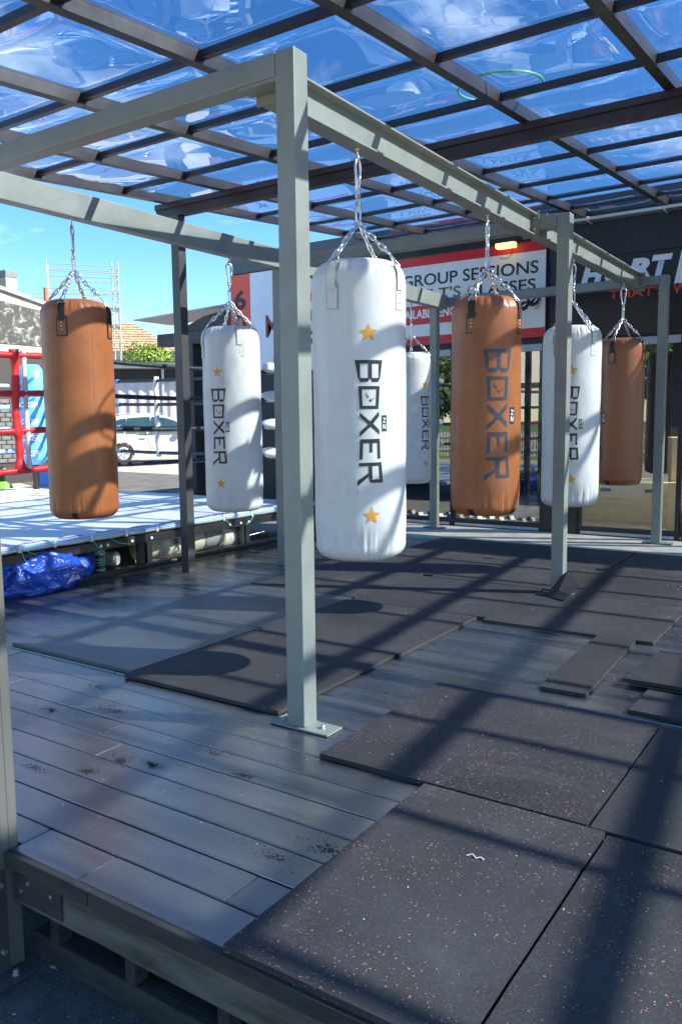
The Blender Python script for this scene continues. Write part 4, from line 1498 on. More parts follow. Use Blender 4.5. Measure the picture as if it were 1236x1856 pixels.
def dumbbell(x, y, z, rz, label):
    r = thing('dumbbell', label, 'dumbbell', (x, y, z), rz, 'dumbbells on the floor behind the glass')
    for s in (-1, 1):
        bm = bmesh.new()
        tube(bm, [(s * 0.055, 0, 0.055), (s * 0.125, 0, 0.055)], 0.055, 6)
        obj('weight', bm, 'iron', r)
    bm = bmesh.new()
    tube(bm, [(-0.055, 0, 0.055), (0.055, 0, 0.055)], 0.015, 8)
    obj('handle', bm, 'chrome', r)


for k in range(9):
    dumbbell(-5.35 + k * 0.27, 9.12, 0.001, 1.2 + 0.15 * math.sin(k * 2.1), 'black hexagonal dumbbell, number %s from the left in the row behind the glass' % ('one two three four five six seven eight nine'.split()[k]))
wh = thing('wheel_trolley', 'chrome and black weight trolley behind the right glass pane', 'trolley', (-1.60, 9.15, 0.0))
for k in range(3):
    bm = bmesh.new()
    tube(bm, [(0.13 * math.cos(t) + k * 0.04, 0.03 * k, 0.30 + 0.10 * math.sin(t)) for t in [PI * q / 10 for q in range(11)]], 0.010, 8)
    obj('handle', bm, 'chrome', wh, smooth=True)
bm = bmesh.new()
tube(bm, [(-0.15, 0.05, 0.14), (0.2, 0.05, 0.14)], 0.14, 16)
obj('plate', bm, 'iron', wh)

# ================================================================== BOXING RING
ring = thing('boxing_ring', 'boxing ring on a black steel frame with pale canvas and coloured ropes', 'boxing ring', (-7.7, 4.7, 0.0))
GO = Vector((-7.7, 4.7, 0.0))
RX0, RX1, RY0, RY1 = -10.35, -5.34, 1.9, 7.35


def rg(name, a, m, parent=None, bev=0.0):
    x0, x1, y0, y1, z0, z1 = a
    return obj(name, BX(x0 - GO.x, x1 - GO.x, y0 - GO.y, y1 - GO.y, z0, z1, bev), m, parent or ring)


bm = bmesh.new()
nx, ny = 60, 60
gv = {}
for i in range(nx + 1):
    for j in range(ny + 1):
        u, v = i / nx, j / ny
        x, y = RX0 + (RX1 - RX0) * u, RY0 + (RY1 - RY0) * v
        z = 0.362 + 0.007 * noise.noise(Vector((x * 1.3, y * 2.6, 0))) + 0.004 * noise.noise(Vector((x * 3, y * 6, 2)))
        gv[i, j] = bm.verts.new((x - GO.x, y - GO.y, z))
for i in range(nx):
    for j in range(ny):
        bm.faces.new((gv[i, j], gv[i + 1, j], gv[i + 1, j + 1], gv[i, j + 1]))
obj('canvas', bm, 'canvas', ring, smooth=True)
rg('platform', (RX0 + 0.02, RX1 - 0.03, RY0 + 0.02, RY1 - 0.02, 0.325, 0.345), 'ring_steel')
XR = -5.235
rg('top_rail', (XR - 0.05, XR, 1.9, 7.35, 0.235, 0.305), 'ring_steel', bev=0.003)
rg('bottom_rail', (XR - 0.05, XR, 1.9, 7.35, 0.002, 0.055), 'ring_steel', bev=0.003)
rg('top_rail', (RX0, XR - 0.05, 7.30, 7.35, 0.235, 0.305), 'ring_steel', bev=0.003)
rg('top_rail', (RX0, RX0 + 0.05, 1.9, 7.2995, 0.235, 0.305), 'ring_steel', bev=0.003)
for yy in (2.9, 4.27, 4.70, 4.79, 6.02, 6.10, 7.26):
    rg('leg', (XR - 0.048, XR - 0.002, yy, yy + 0.06, 0.0555, 0.2345), 'ring_steel', bev=0.002)
for yy in (2.2, 4.4, 5.6, 6.9):
    rg('leg', (XR - 1.6, XR - 1.54, yy, yy + 0.06, -0.018, 0.324), 'ring_steel')
    rg('cross_rail', (RX0 + 0.06, XR - 0.052, yy, yy + 0.04, 0.245, 0.29), 'ring_steel')
for (y0, z0, y1, z1) in ((4.40, 0.21, 4.70, 0.235), (4.86, 0.18, 6.0, 0.21), (6.12, 0.06, 6.5, 0.12)):
    bm = bmesh.new()
    tube(bm, [(XR - 0.25 - GO.x, y0 - GO.y, z0), (XR - 0.10 - GO.x, y1 - GO.y, z1)], 0.006, 6)
    obj('brace', bm, 'galv', ring)
for yy in (4.29, 4.36, 4.62, 4.84, 5.86, 6.02, 6.14):
    bm = bmesh.new()
    tube(bm, [(XR - GO.x, yy - GO.y, 0.27), (XR + 0.008 - GO.x, yy - GO.y, 0.27)], 0.012, 8)
    obj('bolt', bm, 'paper_white', ring)
# laced edge roll: striped cushion sections between ties
mm, NN, LL, bb = base_mat('edge_stripe')
tc = NN.new('ShaderNodeTexCoord')
sx_ = NN.new('ShaderNodeSeparateXYZ')
LL.new(tc.outputs['Object'], sx_.inputs['Vector'])
wv = NN.new('ShaderNodeTexNoise')
wv.inputs['Scale'].default_value = 6
ad = NN.new('ShaderNodeMath')
ad.operation = 'MULTIPLY_ADD'
ad.inputs[1].default_value = 0.012
LL.new(tc.outputs['Object'], wv.inputs['Vector'])
LL.new(wv.outputs['Fac'], ad.inputs[0])
LL.new(sx_.outputs['Z'], ad.inputs[2])
rp = NN.new('ShaderNodeValToRGB')
cr_ = rp.color_ramp
cr_.interpolation = 'CONSTANT'
cr_.elements[0].position = 0.0
cr_.elements[0].color = (0.60, 0.50, 0.42, 1)
cr_.elements[1].position = 0.36
cr_.elements[1].color = (0.68, 0.68, 0.72, 1)
for p_, c_ in ((0.46, (0.04, 0.22, 0.60, 1)), (0.54, (0.62, 0.66, 0.74, 1)), (0.60, (0.10, 0.42, 0.75, 1)), (0.74, (0.62, 0.62, 0.70, 1)), (0.86, (0.20, 0.10, 0.22, 1)), (0.92, (0.62, 0.60, 0.68, 1))):
    e_ = cr_.elements.new(p_)
    e_.color = c_
mr_ = NN.new('ShaderNodeMapRange')
mr_.inputs['From Min'].default_value = -0.032
mr_.inputs['From Max'].default_value = 0.05
LL.new(ad.outputs['Value'], mr_.inputs['Value'])
LL.new(mr_.outputs['Result'], rp.inputs['Fac'])
LL.new(rp.outputs['Color'], bb.inputs['Base Color'])
bb.inputs['Roughness'].default_value = 0.45
ties = [1.95, 2.35, 2.75, 3.16, 3.56, 3.87, 4.22, 4.58, 4.93, 5.36, 5.80, 6.22, 6.66, 7.0, 7.33]
for a, b in zip(ties, ties[1:]):
    bm = bmesh.new()
    k = 12
    pts, rad = [], []
    for i in range(k + 1):
        t = i / k
        bul = math.sin(PI * t) ** 0.45 if 0 < t < 1 else 0.0
        pts.append((0, (t - 0.5) * (b - a - 0.012), 0.004 * math.sin(PI * t)))
        rad.append(0.020 + 0.017 * bul)
    tube(bm, pts, rad, 14, flat=1.0)
    for v in bm.verts:
        v.co.x *= 1.5
    obj('edge_roll', bm, 'edge_stripe', ring, loc=(XR - 0.045 - GO.x, (a + b) / 2 - GO.y, 0.343), smooth=True)
for yy in ties[1:-1]:
    bm = bmesh.new()
    box(bm, -0.050, 0.034, -0.013, 0.013, -0.028, 0.030, 0.006)
    obj('lacing_tie', bm, 'web_white', ring, loc=(XR - 0.045 - GO.x, yy - GO.y, 0.340))
for (ya, yb, zc_) in ((3.56, 3.60, 0.24), (3.60, 3.87, 0.235), (4.22, 4.28, 0.25), (4.38, 4.58, 0.25), (6.22, 6.10, 0.25), (5.80, 5.9, 0.25)):
    bm = bmesh.new()
    tube(bm, [(XR + 0.006 - GO.x, ya - GO.y, 0.325), (XR + 0.007 - GO.x, (ya + yb) / 2 - GO.y, zc_ + 0.02), (XR + 0.006 - GO.x, yb - GO.y, zc_)], 0.0028, 6)
    obj('twine', bm, 'twine', ring)
bm = bmesh.new()
pts = []
rt_ = random.Random(5)
for k in range(150):
    t = k / 150
    a = k * 0.55
    z = 0.065 + 0.165 * t if k > 40 else 0.06 + 0.02 * (k / 40)
    if 95 < k:
        z = 0.215 + 0.02 * math.sin(k * 0.9)
    pts.append((XR - 0.025 - GO.x + 0.034 * math.cos(a), 4.30 - GO.y + 0.040 * math.sin(a), z + 0.006 * math.sin(a * 0.5)))
tube(bm, pts, 0.0024, 5)
obj('twine', bm, 'twine', ring)
# corner posts, pads
CX0, CX1, CY0, CY1 = -9.85, -5.5, 2.45, 7.0
for (x, y) in ((CX0, CY0), (CX0, CY1), (CX1, CY0), (CX1, CY1)):
    bm = bmesh.new()
    tube(bm, [(x - GO.x, y - GO.y, 0.0), (x - GO.x, y - GO.y, 1.98)], 0.045, 14)
    obj('corner_post', bm, 'ring_steel', ring, smooth=True)
ROPEZ = (0.92, 1.225, 1.51, 1.80)
DIAG = {(CX1, CY1): (-1, -1), (CX0, CY1): (1, -1), (CX1, CY0): (-1, 1), (CX0, CY0): (1, 1)}
# white turnbuckle pads at the corner behind the bags
for z in (0.93, 1.24, 1.54, 1.84):
    bm = bmesh.new()
    for (ex, ey) in ((-0.30, 0.0), (0.0, -0.30)):
        bmesh.ops.create_uvsphere(bm, u_segments=16, v_segments=10, radius=1.0,
                                  matrix=Matrix.Translation((CX1 - GO.x + ex * 0.35 + 0.02, CY1 - GO.y + ey * 0.35, z)) @ Matrix.Diagonal((0.07 + abs(ex) * 0.42, 0.07 + abs(ey) * 0.42, 0.060, 1)))
    obj('turnbuckle_pad', bm, 'pad_white', ring, smooth=True)
# blue corner cushion
bc = thing('corner_cushion', 'blue padded corner cushion lettered BOXER strapped in the far ring corner', 'corner pad', (CX0, CY1, 0.72))
bm = bmesh.new()
pts = []
for i in range(13):
    t = i / 12
    pts.append((0.13, -0.10, 0.0 + 1.36 * t))
tube(bm, pts, [0.17 + 0.035 * math.sin(PI * (i / 12)) ** 0.4 if 0 < i < 12 else 0.12 for i in range(13)], 20)
obj('cushion', bm, 'pad_light', bc, smooth=True)
for k, z in enumerate((0.72, 0.50, 0.30, 0.12)):
    pass
for z in (0.78, 0.55, 0.33, 0.12):
    o = text_obj('lettering', 'BOXER', 'letter_white', bc, 0.0, 0.30, 0.0, 0.075, 0.0, bold=0.02, shear=0.2)
    me = o.data
    for v in me.vertices:
        s = (v.co.x - 0.15) / 0.209
        a = -0.95 + s
        v.co = Vector((0.13 + 0.2085 * math.cos(a), -0.10 + 0.2085 * math.sin(a), z + v.co.z))
for k in range(4):
    bm = bmesh.new()
    n = 10
    for i in range(n):
        a0, a1 = -1.9 + 1.5 * i / n, -1.9 + 1.5 * (i + 1) / n
        zb0, zb1 = 0.18 + k * 0.27 + 0.16 * (i / n) ** 1.5, 0.18 + k * 0.27 + 0.16 * ((i + 1) / n) ** 1.5
        R_ = 0.2070
        q = [(a0, zb0), (a1, zb1), (a1, zb1 + 0.05), (a0, zb0 + 0.05)]
        bm.faces.new([bm.verts.new((0.13 + R_ * math.cos(a), -0.10 + R_ * math.sin(a), z)) for a, z in q])
    obj('curved_stripe', bm, 'pad_blue', bc)


def rope(pts, r, m, name='rope', lay=0.0):
    bm = bmesh.new()
    n = 36
    P = [Vector(p) - GO for p in pts]
    path, rad = [], []
    a, b = P[0], P[-1]
    for i in range(n + 1):
        t = i / n
        p = a.lerp(b, t) + Vector((0, 0, -0.02 * 4 * t * (1 - t)))
        path.append(p)
        rad.append(r * (1 + 0.06 * math.sin(i * 2.2)))
    tube(bm, path, rad, 10)
    return obj(name, bm, m, ring, smooth=True)


for k, z in enumerate(ROPEZ):
    # near side: red sleeve towards the red corner, taped black beyond it
    rope([(CX1, CY0, z), (CX1, 4.15, z)], 0.026, 'rope_red')
    rope([(CX1, 4.1505, z), (CX1, CY1, z)], 0.021, 'rope_black')
    # back side: blue end then black
    rope([(CX1, CY1, z), (-8.05, CY1, z)], 0.021, 'rope_black')
    rope([(-8.0505, CY1, z), (CX0, CY1, z)], 0.026, 'rope_blue')
    # far side
    rope([(CX0, CY1, z), (CX0, CY0, z)], 0.024, 'rope_light')
for (sy, m_, w_) in ((3.765, 'pad_red', 0.058), (3.850, 'web_white', 0.034)):
    bm = bmesh.new()
    pts, rad = [], []
    for i in range(41):
        t = i / 40
        z = 0.90 + 0.93 * t
        near = min(abs(z - q) for q in ROPEZ)
        pts.append((CX1 - GO.x + 0.005, sy + (0.008 * math.sin(t * 9) if m_ == 'pad_red' else 0.0) - GO.y, z))
        rad.append(w_ * (0.62 if near > 0.05 else 0.80) * (0.9 + 0.1 * math.sin(i * 1.1)))
    tube(bm, pts, rad, 12, flat=0.75)
    obj('rope_spacer', bm, m_, ring, smooth=True)
bm = bmesh.new()
tube(bm, [(-7.39 - GO.x + 0.01 * math.sin(i), CY1 - GO.y, 0.86 + 0.97 * i / 20) for i in range(21)], 0.034, 10, flat=0.8)
obj('rope_spacer', bm, 'web_white', ring, smooth=True)

# things stored under the ring
def tarp(seed, rx, ry, rz, zmin):
    bm = bmesh.new()
    bmesh.ops.create_uvsphere(bm, u_segments=220, v_segments=110, radius=1.0)
    o3 = Vector((seed, seed * 0.7, 2))
    for v in bm.verts:
        p = v.co.copy()
        w = Vector((noise.noise(p * 1.5 + o3), noise.noise(p * 1.5 + o3 * 2), noise.noise(p * 1.5 - o3))) * 0.5
        q = Vector((p.x * 1.3, p.y * 2.2, p.z * 1.2)) + w
        c1 = 1 - 2 * abs(noise.noise(q * 1.3 + o3))
        c2 = 1 - 2 * abs(noise.noise(q * 3.1 + o3))
        c3 = 1 - 2 * abs(noise.noise(q * 6.5 - o3))
        k = 0.86 + 0.16 * c1 + 0.085 * c2 + 0.035 * c3 + 0.22 * noise.noise(p * 1.1 + o3)
        v.co = Vector((p.x * rx * k, p.y * ry * k, max(zmin, p.z * rz * k)))
    return bm


tag(obj('tarpaulin', tarp(3.0, 0.22, 0.44, 0.165, -0.118), 'tarp', loc=(-5.30, 3.72, 0.121), smooth=True), 'crumpled shiny blue tarpaulin spilling from under the ring', 'tarpaulin')
tag(obj('tarpaulin', tarp(8.0, 0.20, 0.40, 0.15, -0.10), 'tarp', loc=(-5.62, 4.10, 0.105), smooth=True), 'smaller dark blue tarpaulin bundle behind the taped post under the ring', 'tarpaulin')
tb = thing('cardboard_tube', 'cardboard tube with taped shiny end under the ring, right of the twine wrapped post', 'tube', (-5.36, 4.55, 0.115), 0.0)
bm = bmesh.new()
tube(bm, [(-0.75, -0.30, 0.03), (0.0, 0.0, 0.0)], 0.060, 20)
obj('shell', bm, 'card', tb, smooth=False)
bm = bmesh.new()
tube(bm, [(0.0005, 0.0002, 0), (0.012, 0.005, 0)], [0.062, 0.052], 20)
obj('end_cap', bm, 'foil', tb, smooth=False)
tb = thing('cardboard_tube', 'dark rolled tube lying above the old canvas bag under the ring', 'tube', (-5.38, 5.88, 0.205), 0.0)
bm = bmesh.new()
tube(bm, [(-0.55, -0.20, 0.0), (0.0, 0.0, 0.0)], 0.042, 18, caps=False)
obj('shell', bm, 'timber_dark', tb)
bm = bmesh.new()
tube(bm, [(0.0, 0.0, 0.0), (0.006, 0.002, 0.0)], 0.043, 18, caps=False)
obj('rim', bm, 'card', tb)
ob = thing('canvas_bag', 'old beige canvas bag with grey bands lying under the ring behind the black post', 'bag', (-5.50, 5.50, 0.135), 0.0)
segs = [(-0.60, -0.02, 'old_canvas'), (-0.0195, 0.12, 'old_canvas'), (0.1205, 0.36, 'band_grey'), (0.3605, 0.60, 'old_canvas')]
for a, b, m_ in segs:
    bm = bmesh.new()
    tube(bm, [(0.10 * (y + 0.6) / 1.2, y, 0.012 * math.sin(y * 9)) for y in [a + (b - a) * i / 6 for i in range(7)]],
         [0.112 + 0.006 * noise.noise(Vector((y * 9, 0, 0))) for y in [a + (b - a) * i / 6 for i in range(7)]], 22)
    obj('body', bm, m_, ob, smooth=True)
o = text_obj('lettering', 'BO', 'print_black', ob, 0.0, 0.14, 0.0, 0.055, 0.0, bold=0.01)
for v in o.data.vertices:
    a = 0.55 - v.co.x / 0.12
    v.co = Vector((0.035 + 0.1175 * math.cos(a), -0.27 + v.co.z, 0.1175 * math.sin(a)))
bm = bmesh.new()
tube(bm, [(-0.05, -0.5, -0.09), (0.16, -0.20, -0.10)], 0.016, 8)
tag(obj('aluminium_bar', bm, 'galv', loc=(-5.38, 5.32, 0.135)), 'short bright metal bar in front of the beige bag under the ring', 'metal bar')

# kettlebell and blue crate at the back of the ring
kb = thing('gas_canister', 'small green canister with black valve knob standing behind the ring corner', 'canister', (-10.72, 7.05, -0.02))
bm = bmesh.new()
lathe(bm, [(0.15, 0.0), (0.17, 0.05), (0.17, 0.30), (0.12, 0.42), (0.04, 0.46)], 20)
obj('body', bm, 'kettle_green', kb, smooth=True)
bm = bmesh.new()
lathe(bm, [(0.04, 0.461), (0.035, 0.55), (0.09, 0.60), (0.09, 0.66), (0.06, 0.68)], 16)
obj('valve', bm, 'frame_black', kb, smooth=True)
cr2 = thing('plastic_bin', 'blue plastic bin standing behind the blue ring corner', 'bin', (-10.15, 7.55, -0.02), 0.3)
obj('body', BX(-0.2, 0.2, -0.2, 0.2, 0, 0.62, 0.02), 'pad_blue', cr2)
obj('lid', BX(-0.22, 0.22, -0.22, 0.22, 0.621, 0.68, 0.01), 'pad_light', cr2)

# ================================================================== BACKGROUND
AZ = math.atan2


def ang_dir(px):
    a = math.radians(33.83) + math.atan((618 - px) / 1454.5)
    return Vector((-math.sin(a), math.cos(a), 0))


# --- car: local x along its length (front at +x), y towards the viewer is -y
def build_car(loc, rz):
    c = thing('parked_car', 'cream white hatchback parked side-on beyond the ring ropes', 'car', loc, rz)
    prof = [(-2.05, 0.32), (-2.10, 0.62), (-2.05, 0.95), (-1.90, 1.02), (-1.72, 1.30), (-1.45, 1.44), (-0.6, 1.51), (0.1, 1.47), (0.55, 1.34), (1.15, 0.99),
            (1.75, 0.86), (2.02, 0.72), (2.10, 0.50), (2.05, 0.30)]
    wheels = [-1.30, 1.30]
    low = []
    for wx in reversed(wheels):
        low.append((wx + 0.38, 0.24))
        for k in range(0, 9):
            t = PI * k / 8
            low.append((wx + 0.36 * math.cos(t), 0.30 + 0.36 * math.sin(t)))
        low.append((wx - 0.38, 0.24))
    outline = prof + low
    bm = bmesh.new()
    halfw = lambda z: 0.86 if z < 0.95 else 0.86 - (z - 0.95) * 0.42
    L_, R__ = [], []
    for x, z in outline:
        L_.append(bm.verts.new((x, -halfw(z), z)))
        R__.append(bm.verts.new((x, halfw(z), z)))
    n = len(outline)
    f1 = bm.faces.new(L_)
    f2 = bm.faces.new(R__[::-1])
    for i in range(n):
        bm.faces.new((L_[i], R__[i], R__[(i + 1) % n], L_[(i + 1) % n]))
    bmesh.ops.triangulate(bm, faces=[f1, f2])
    obj('body', bm, 'car_paint', c)
    def side(name, pts, m, off=0.012):
        for s in (-1, 1):
            bm = bmesh.new()
            a = [bm.verts.new((x, s * (halfw(z) + off), z)) for x, z in pts]
            b = [bm.verts.new((x, s * (halfw(z) - 0.004), z)) for x, z in pts]
            bm.faces.new(a)
            for i in range(len(pts)):
                j = (i + 1) % len(pts)
                bm.faces.new((a[i], a[j], b[j], b[i]))
            bmesh.ops.triangulate(bm, faces=[f for f in bm.faces if len(f.verts) > 4])
            obj(name, bm, m, c)
    side('window', [(-1.78, 1.03), (-1.58, 1.27), (-1.38, 1.35), (-1.15, 1.38), (-1.15, 0.99)], 'car_glass')
    side('window', [(-1.10, 0.99), (-1.10, 1.385), (-0.60, 1.42), (-0.38, 1.42), (-0.38, 0.99)], 'car_glass')
    side('window', [(-0.31, 0.99), (-0.31, 1.42), (0.08, 1.40), (0.42, 1.30), (0.86, 1.04), (0.80, 0.99)], 'car_glass')
    side('door_seam', [(-0.37, 0.42), (-0.37, 0.97), (-0.355, 0.97), (-0.355, 0.42)], 'frame_black', 0.004)
    side('door_seam', [(0.72, 0.42), (0.78, 0.97), (0.795, 0.97), (0.735, 0.42)], 'frame_black', 0.004)
    side('sill_strip', [(-0.85, 0.34), (-0.85, 0.37), (0.86, 0.37), (0.86, 0.34)], 'tin', 0.012)
    side('door_handle', [(-0.62, 0.86), (-0.62, 0.89), (-0.44, 0.89), (-0.44, 0.86)], 'chrome', 0.03)
    side('headlight', [(1.66, 0.68), (1.70, 0.80), (1.98, 0.70), (2.00, 0.62)], 'chrome', 0.012)
    side('tail_light', [(-2.03, 0.74), (-2.00, 0.92), (-1.80, 0.98), (-1.84, 0.80)], 'rope_red', 0.012)
    for s in (-1, 1):
        obj('mirror', BX(0.62, 0.80, s * 0.98 - 0.09, s * 0.98 + 0.09, 0.98, 1.12, 0.03), 'car_paint', c)
        for wx in wheels:
            bm = bmesh.new()
            tube(bm, [(wx, s * 0.66, 0.31), (wx, s * 0.70, 0.31), (wx, s * 0.84, 0.31), (wx, s * 0.87, 0.31)], [0.28, 0.31, 0.31, 0.29], 28)
            w = obj('wheel', bm, 'tyre', c)
            bm = bmesh.new()
            tube(bm, [(wx, s * 0.8705, 0.31), (wx, s * 0.878, 0.31)], [0.20, 0.19], 24)
            obj('rim', bm, 'alu', w)
            for k in range(5):
                a = 2 * PI * k / 5
                bm = bmesh.new()
                tube(bm, [(wx + 0.05 * math.cos(a), s * 0.880, 0.31 + 0.05 * math.sin(a)), (wx + 0.17 * math.cos(a), s * 0.880, 0.31 + 0.17 * math.sin(a))], 0.018, 6)
                obj('spoke', bm, 'chrome', w)
    bm = bmesh.new()
    vs = [bm.verts.new(p) for p in ((0.60, -0.62, 1.345), (0.60, 0.62, 1.345), (1.13, 0.76, 1.015), (1.13, -0.76, 1.015))]
    for v in vs:
        v.co += Vector((0.012, 0, 0.010))
    bm.faces.new(vs)
    obj('windscreen', bm, 'car_glass', c)
    bm = bmesh.new()
    for s in (-0.6, 0.6):
        tube(bm, [(-1.3, s, 1.475), (-1.3, s, 1.52), (0.0, s, 1.53), (0.0, s, 1.49)], 0.015, 6)
    obj('roof_rail', bm, 'tin', c)
    return c


pr_, pf_ = ang_dir(219), ang_dir(358)
cr_pos = pr_ * 28.2
cf_pos = pf_ * 28.7
mid = (cr_pos + cf_pos) / 2
dd = cf_pos - cr_pos
scl = dd.length / 2.60
car = build_car((mid.x, mid.y, -0.02), math.atan2(dd.y, dd.x))
car.scale = (scl, scl, scl * 1.06)

# --- shed
vd = ang_dir(300)
vr = Vector((vd.y, -vd.x, 0))


def facing(dist, px):
    return ang_dir(px) * dist


sp = vd * 35.5
rzs = math.atan2(vr.y, vr.x)
shed = thing('shed', 'long low shed with pale corrugated wall behind the parked car', 'building', (sp.x, sp.y, -0.02), rzs)
bm = bmesh.new()
zz = []
nn = 150
x0_, x1_ = -8.0, 8.0
prev = None
for i in range(nn + 1):
    x = x0_ + (x1_ - x0_) * i / nn
    y = 0.0 if (i // 2) % 2 else 0.05
    a, b = bm.verts.new((x, y, 0.0)), bm.verts.new((x, y, 3.10))
    if prev:
        bm.faces.new((prev[0], a, b, prev[1]))
    prev = (a, b)
obj('corrugated_wall', bm, 'shed_wall', shed)
obj('lintel', BX(-8.0, 8.0, 0.3, 0.4, 3.10, 3.62), 'wall_dark', shed)
obj('roof', BX(-8.3, 8.3, -0.45, 6.0, 3.62, 3.86), 'shed_roof', shed)
obj('side_wall', BX(-8.0, -7.9, 0.41, 5.8, 0, 3.6), 'shed_wall', shed)
for dx in (-6.0, -3.0, 0, 3.0, 6.0):
    obj('downpipe', BX(dx, dx + 0.10, -0.12, -0.03, 0, 3.61), 'shed_wall', shed)


# --- trees and hedges from leaf cards over lumpy volumes
def leafy(name, label, cat, loc, blobs, nleaf, size, m, seed, group=None, trunk=None):
    t = thing(name, label, cat, loc, 0, group)
    rr = random.Random(seed)
    bm = bmesh.new()
    tot = sum(b[3] * b[4] for b in blobs)
    for (cx, cy, cz, ra, rb_) in blobs:
        n = int(nleaf * ra * rb_ / tot)
        for _ in range(n):
            th, ph = rr.uniform(0, 2 * PI), math.acos(rr.uniform(-1, 1))
            d = Vector((math.sin(ph) * math.cos(th), math.sin(ph) * math.sin(th), math.cos(ph)))
            k = rr.uniform(0.72, 1.05) + 0.18 * noise.noise(d * 3 + Vector((cx, cy, cz)))
            p = Vector((cx + d.x * ra * k, cy + d.y * ra * k, cz + d.z * rb_ * k))
            s = size * rr.uniform(0.6, 1.3)
            u = Vector((rr.gauss(0, 1), rr.gauss(0, 1), rr.gauss(0, 1))).normalized()
            w = u.cross(d + Vector((0.01, 0.2, 0.1))).normalized()
            bm.faces.new([bm.verts.new(p + u * s), bm.verts.new(p + w * s * 0.5), bm.verts.new(p - u * s), bm.verts.new(p - w * s * 0.5)])
    me = bpy.data.meshes.new('crown')
    bm.to_mesh(me)
    bm.free()
    me.materials.append(MATS[m])
    put('crown', me, t)
    bm = bmesh.new()
    th_ = trunk or (0.15, blobs[0][2])
    tube(bm, [(0, 0, 0), (0.05, 0.02, th_[1] * 0.5), (0.0, 0.0, th_[1])], [th_[0], th_[0] * 0.8, th_[0] * 0.5], 8)
    for k in range(4):
        a = k * 1.7 + seed
        tube(bm, [(0, 0, th_[1] * 0.6), (math.cos(a) * blobs[0][3] * 0.5, math.sin(a) * blobs[0][3] * 0.5, th_[1] * 1.1)], [th_[0] * 0.4, th_[0] * 0.15], 6)
    obj('trunk', bm, 'bark', t)
    return t


tp = facing(43, 272)
leafy('tree', 'rounded bright green tree behind the shed roof, below the tiled house', 'tree', (tp.x, tp.y, -0.02),
      [(0, 0, 4.35, 1.35, 1.1), (-1.0, 0.2, 4.05, 0.9, 0.9), (1.05, 0, 4.0, 0.9, 0.9), (-1.6, 0, 3.7, 0.7, 0.7), (0.6, 0.1, 4.6, 0.8, 0.75)], 5200, 0.085, 'leaf_bright', 3, trunk=(0.2, 4.0))
tp = facing(41, 353)
leafy('tree', 'narrow bright green tree top between the black pergola post and the canopy post', 'tree', (tp.x, tp.y, -0.02),
      [(0, 0, 4.2, 0.95, 1.2), (0.2, 0, 3.6, 0.9, 0.9)], 2600, 0.085, 'leaf_bright', 9, trunk=(0.16, 3.6))

# --- tiled house
hp = facing(52, 228)
vd2 = ang_dir(228)
rzh = math.atan2(-vd2.x, vd2.y) + 0.0
rzh = math.atan2(Vector((vd2.y, -vd2.x)).y, Vector((vd2.y, -vd2.x)).x)
house = thing('house', 'house with hipped tan tile roof behind the shed and tree', 'building', (hp.x, hp.y, -0.02), rzh)
obj('wall', BX(-3.2, 3.2, 0.5, 5.5, 0, 5.75), 'house_wall', house)
bm = bmesh.new()
e0, e1, zr, ze_ = -3.6, 3.6, 7.85, 5.75
pA = [Vector((e0, 0.0, ze_)), Vector((e1, 0.0, ze_)), Vector((e1, 6.0, ze_)), Vector((e0, 6.0, ze_)), Vector((-0.9, 3.0, zr)), Vector((0.75, 3.0, zr))]
vs = [bm.verts.new(p) for p in pA]
for f in ((0, 1, 5, 4), (1, 2, 5), (2, 3, 4, 5), (3, 0, 4), (0, 3, 2, 1)):
    bm.faces.new([vs[i] for i in f])
roofo = obj('roof', bm, 'tile_tan', house)


def course(p0, p1, q0, q1, n, name='tile_course'):
    """stepped tile courses between the eave edge p0-p1 and the ridge edge q0-q1"""
    for k in range(n):
        t0, t1 = k / n, (k + 1) / n
        a, b = p0.lerp(q0, t0), p1.lerp(q1, t0)
        c, d = p1.lerp(q1, t1), p0.lerp(q0, t1)
        nrm = (b - a).cross(d - a).normalized()
        bm = bmesh.new()
        m_ = max(2, int((b - a).length / 0.30))
        for i in range(m_):
            u0, u1 = i / m_, (i + 0.92) / m_
            P = [a.lerp(b, u0), a.lerp(b, u1), d.lerp(c, u1), d.lerp(c, u0)]
            lift = [0.075, 0.075, 0.015, 0.015]
            up = [bm.verts.new(p + nrm * l) for p, l in zip(P, lift)]
            lo = [bm.verts.new(p + nrm * 0.003) for p in P[:2]]
            bm.faces.new(up)
            bm.faces.new((lo[0], lo[1], up[1], up[0]))
        obj(name, bm, 'tile_tan', roofo)


course(pA[0], pA[1], pA[4], pA[5], 12)
course(pA[1], pA[2], pA[5], pA[5] + Vector((0.001, 0.001, 0)), 12)

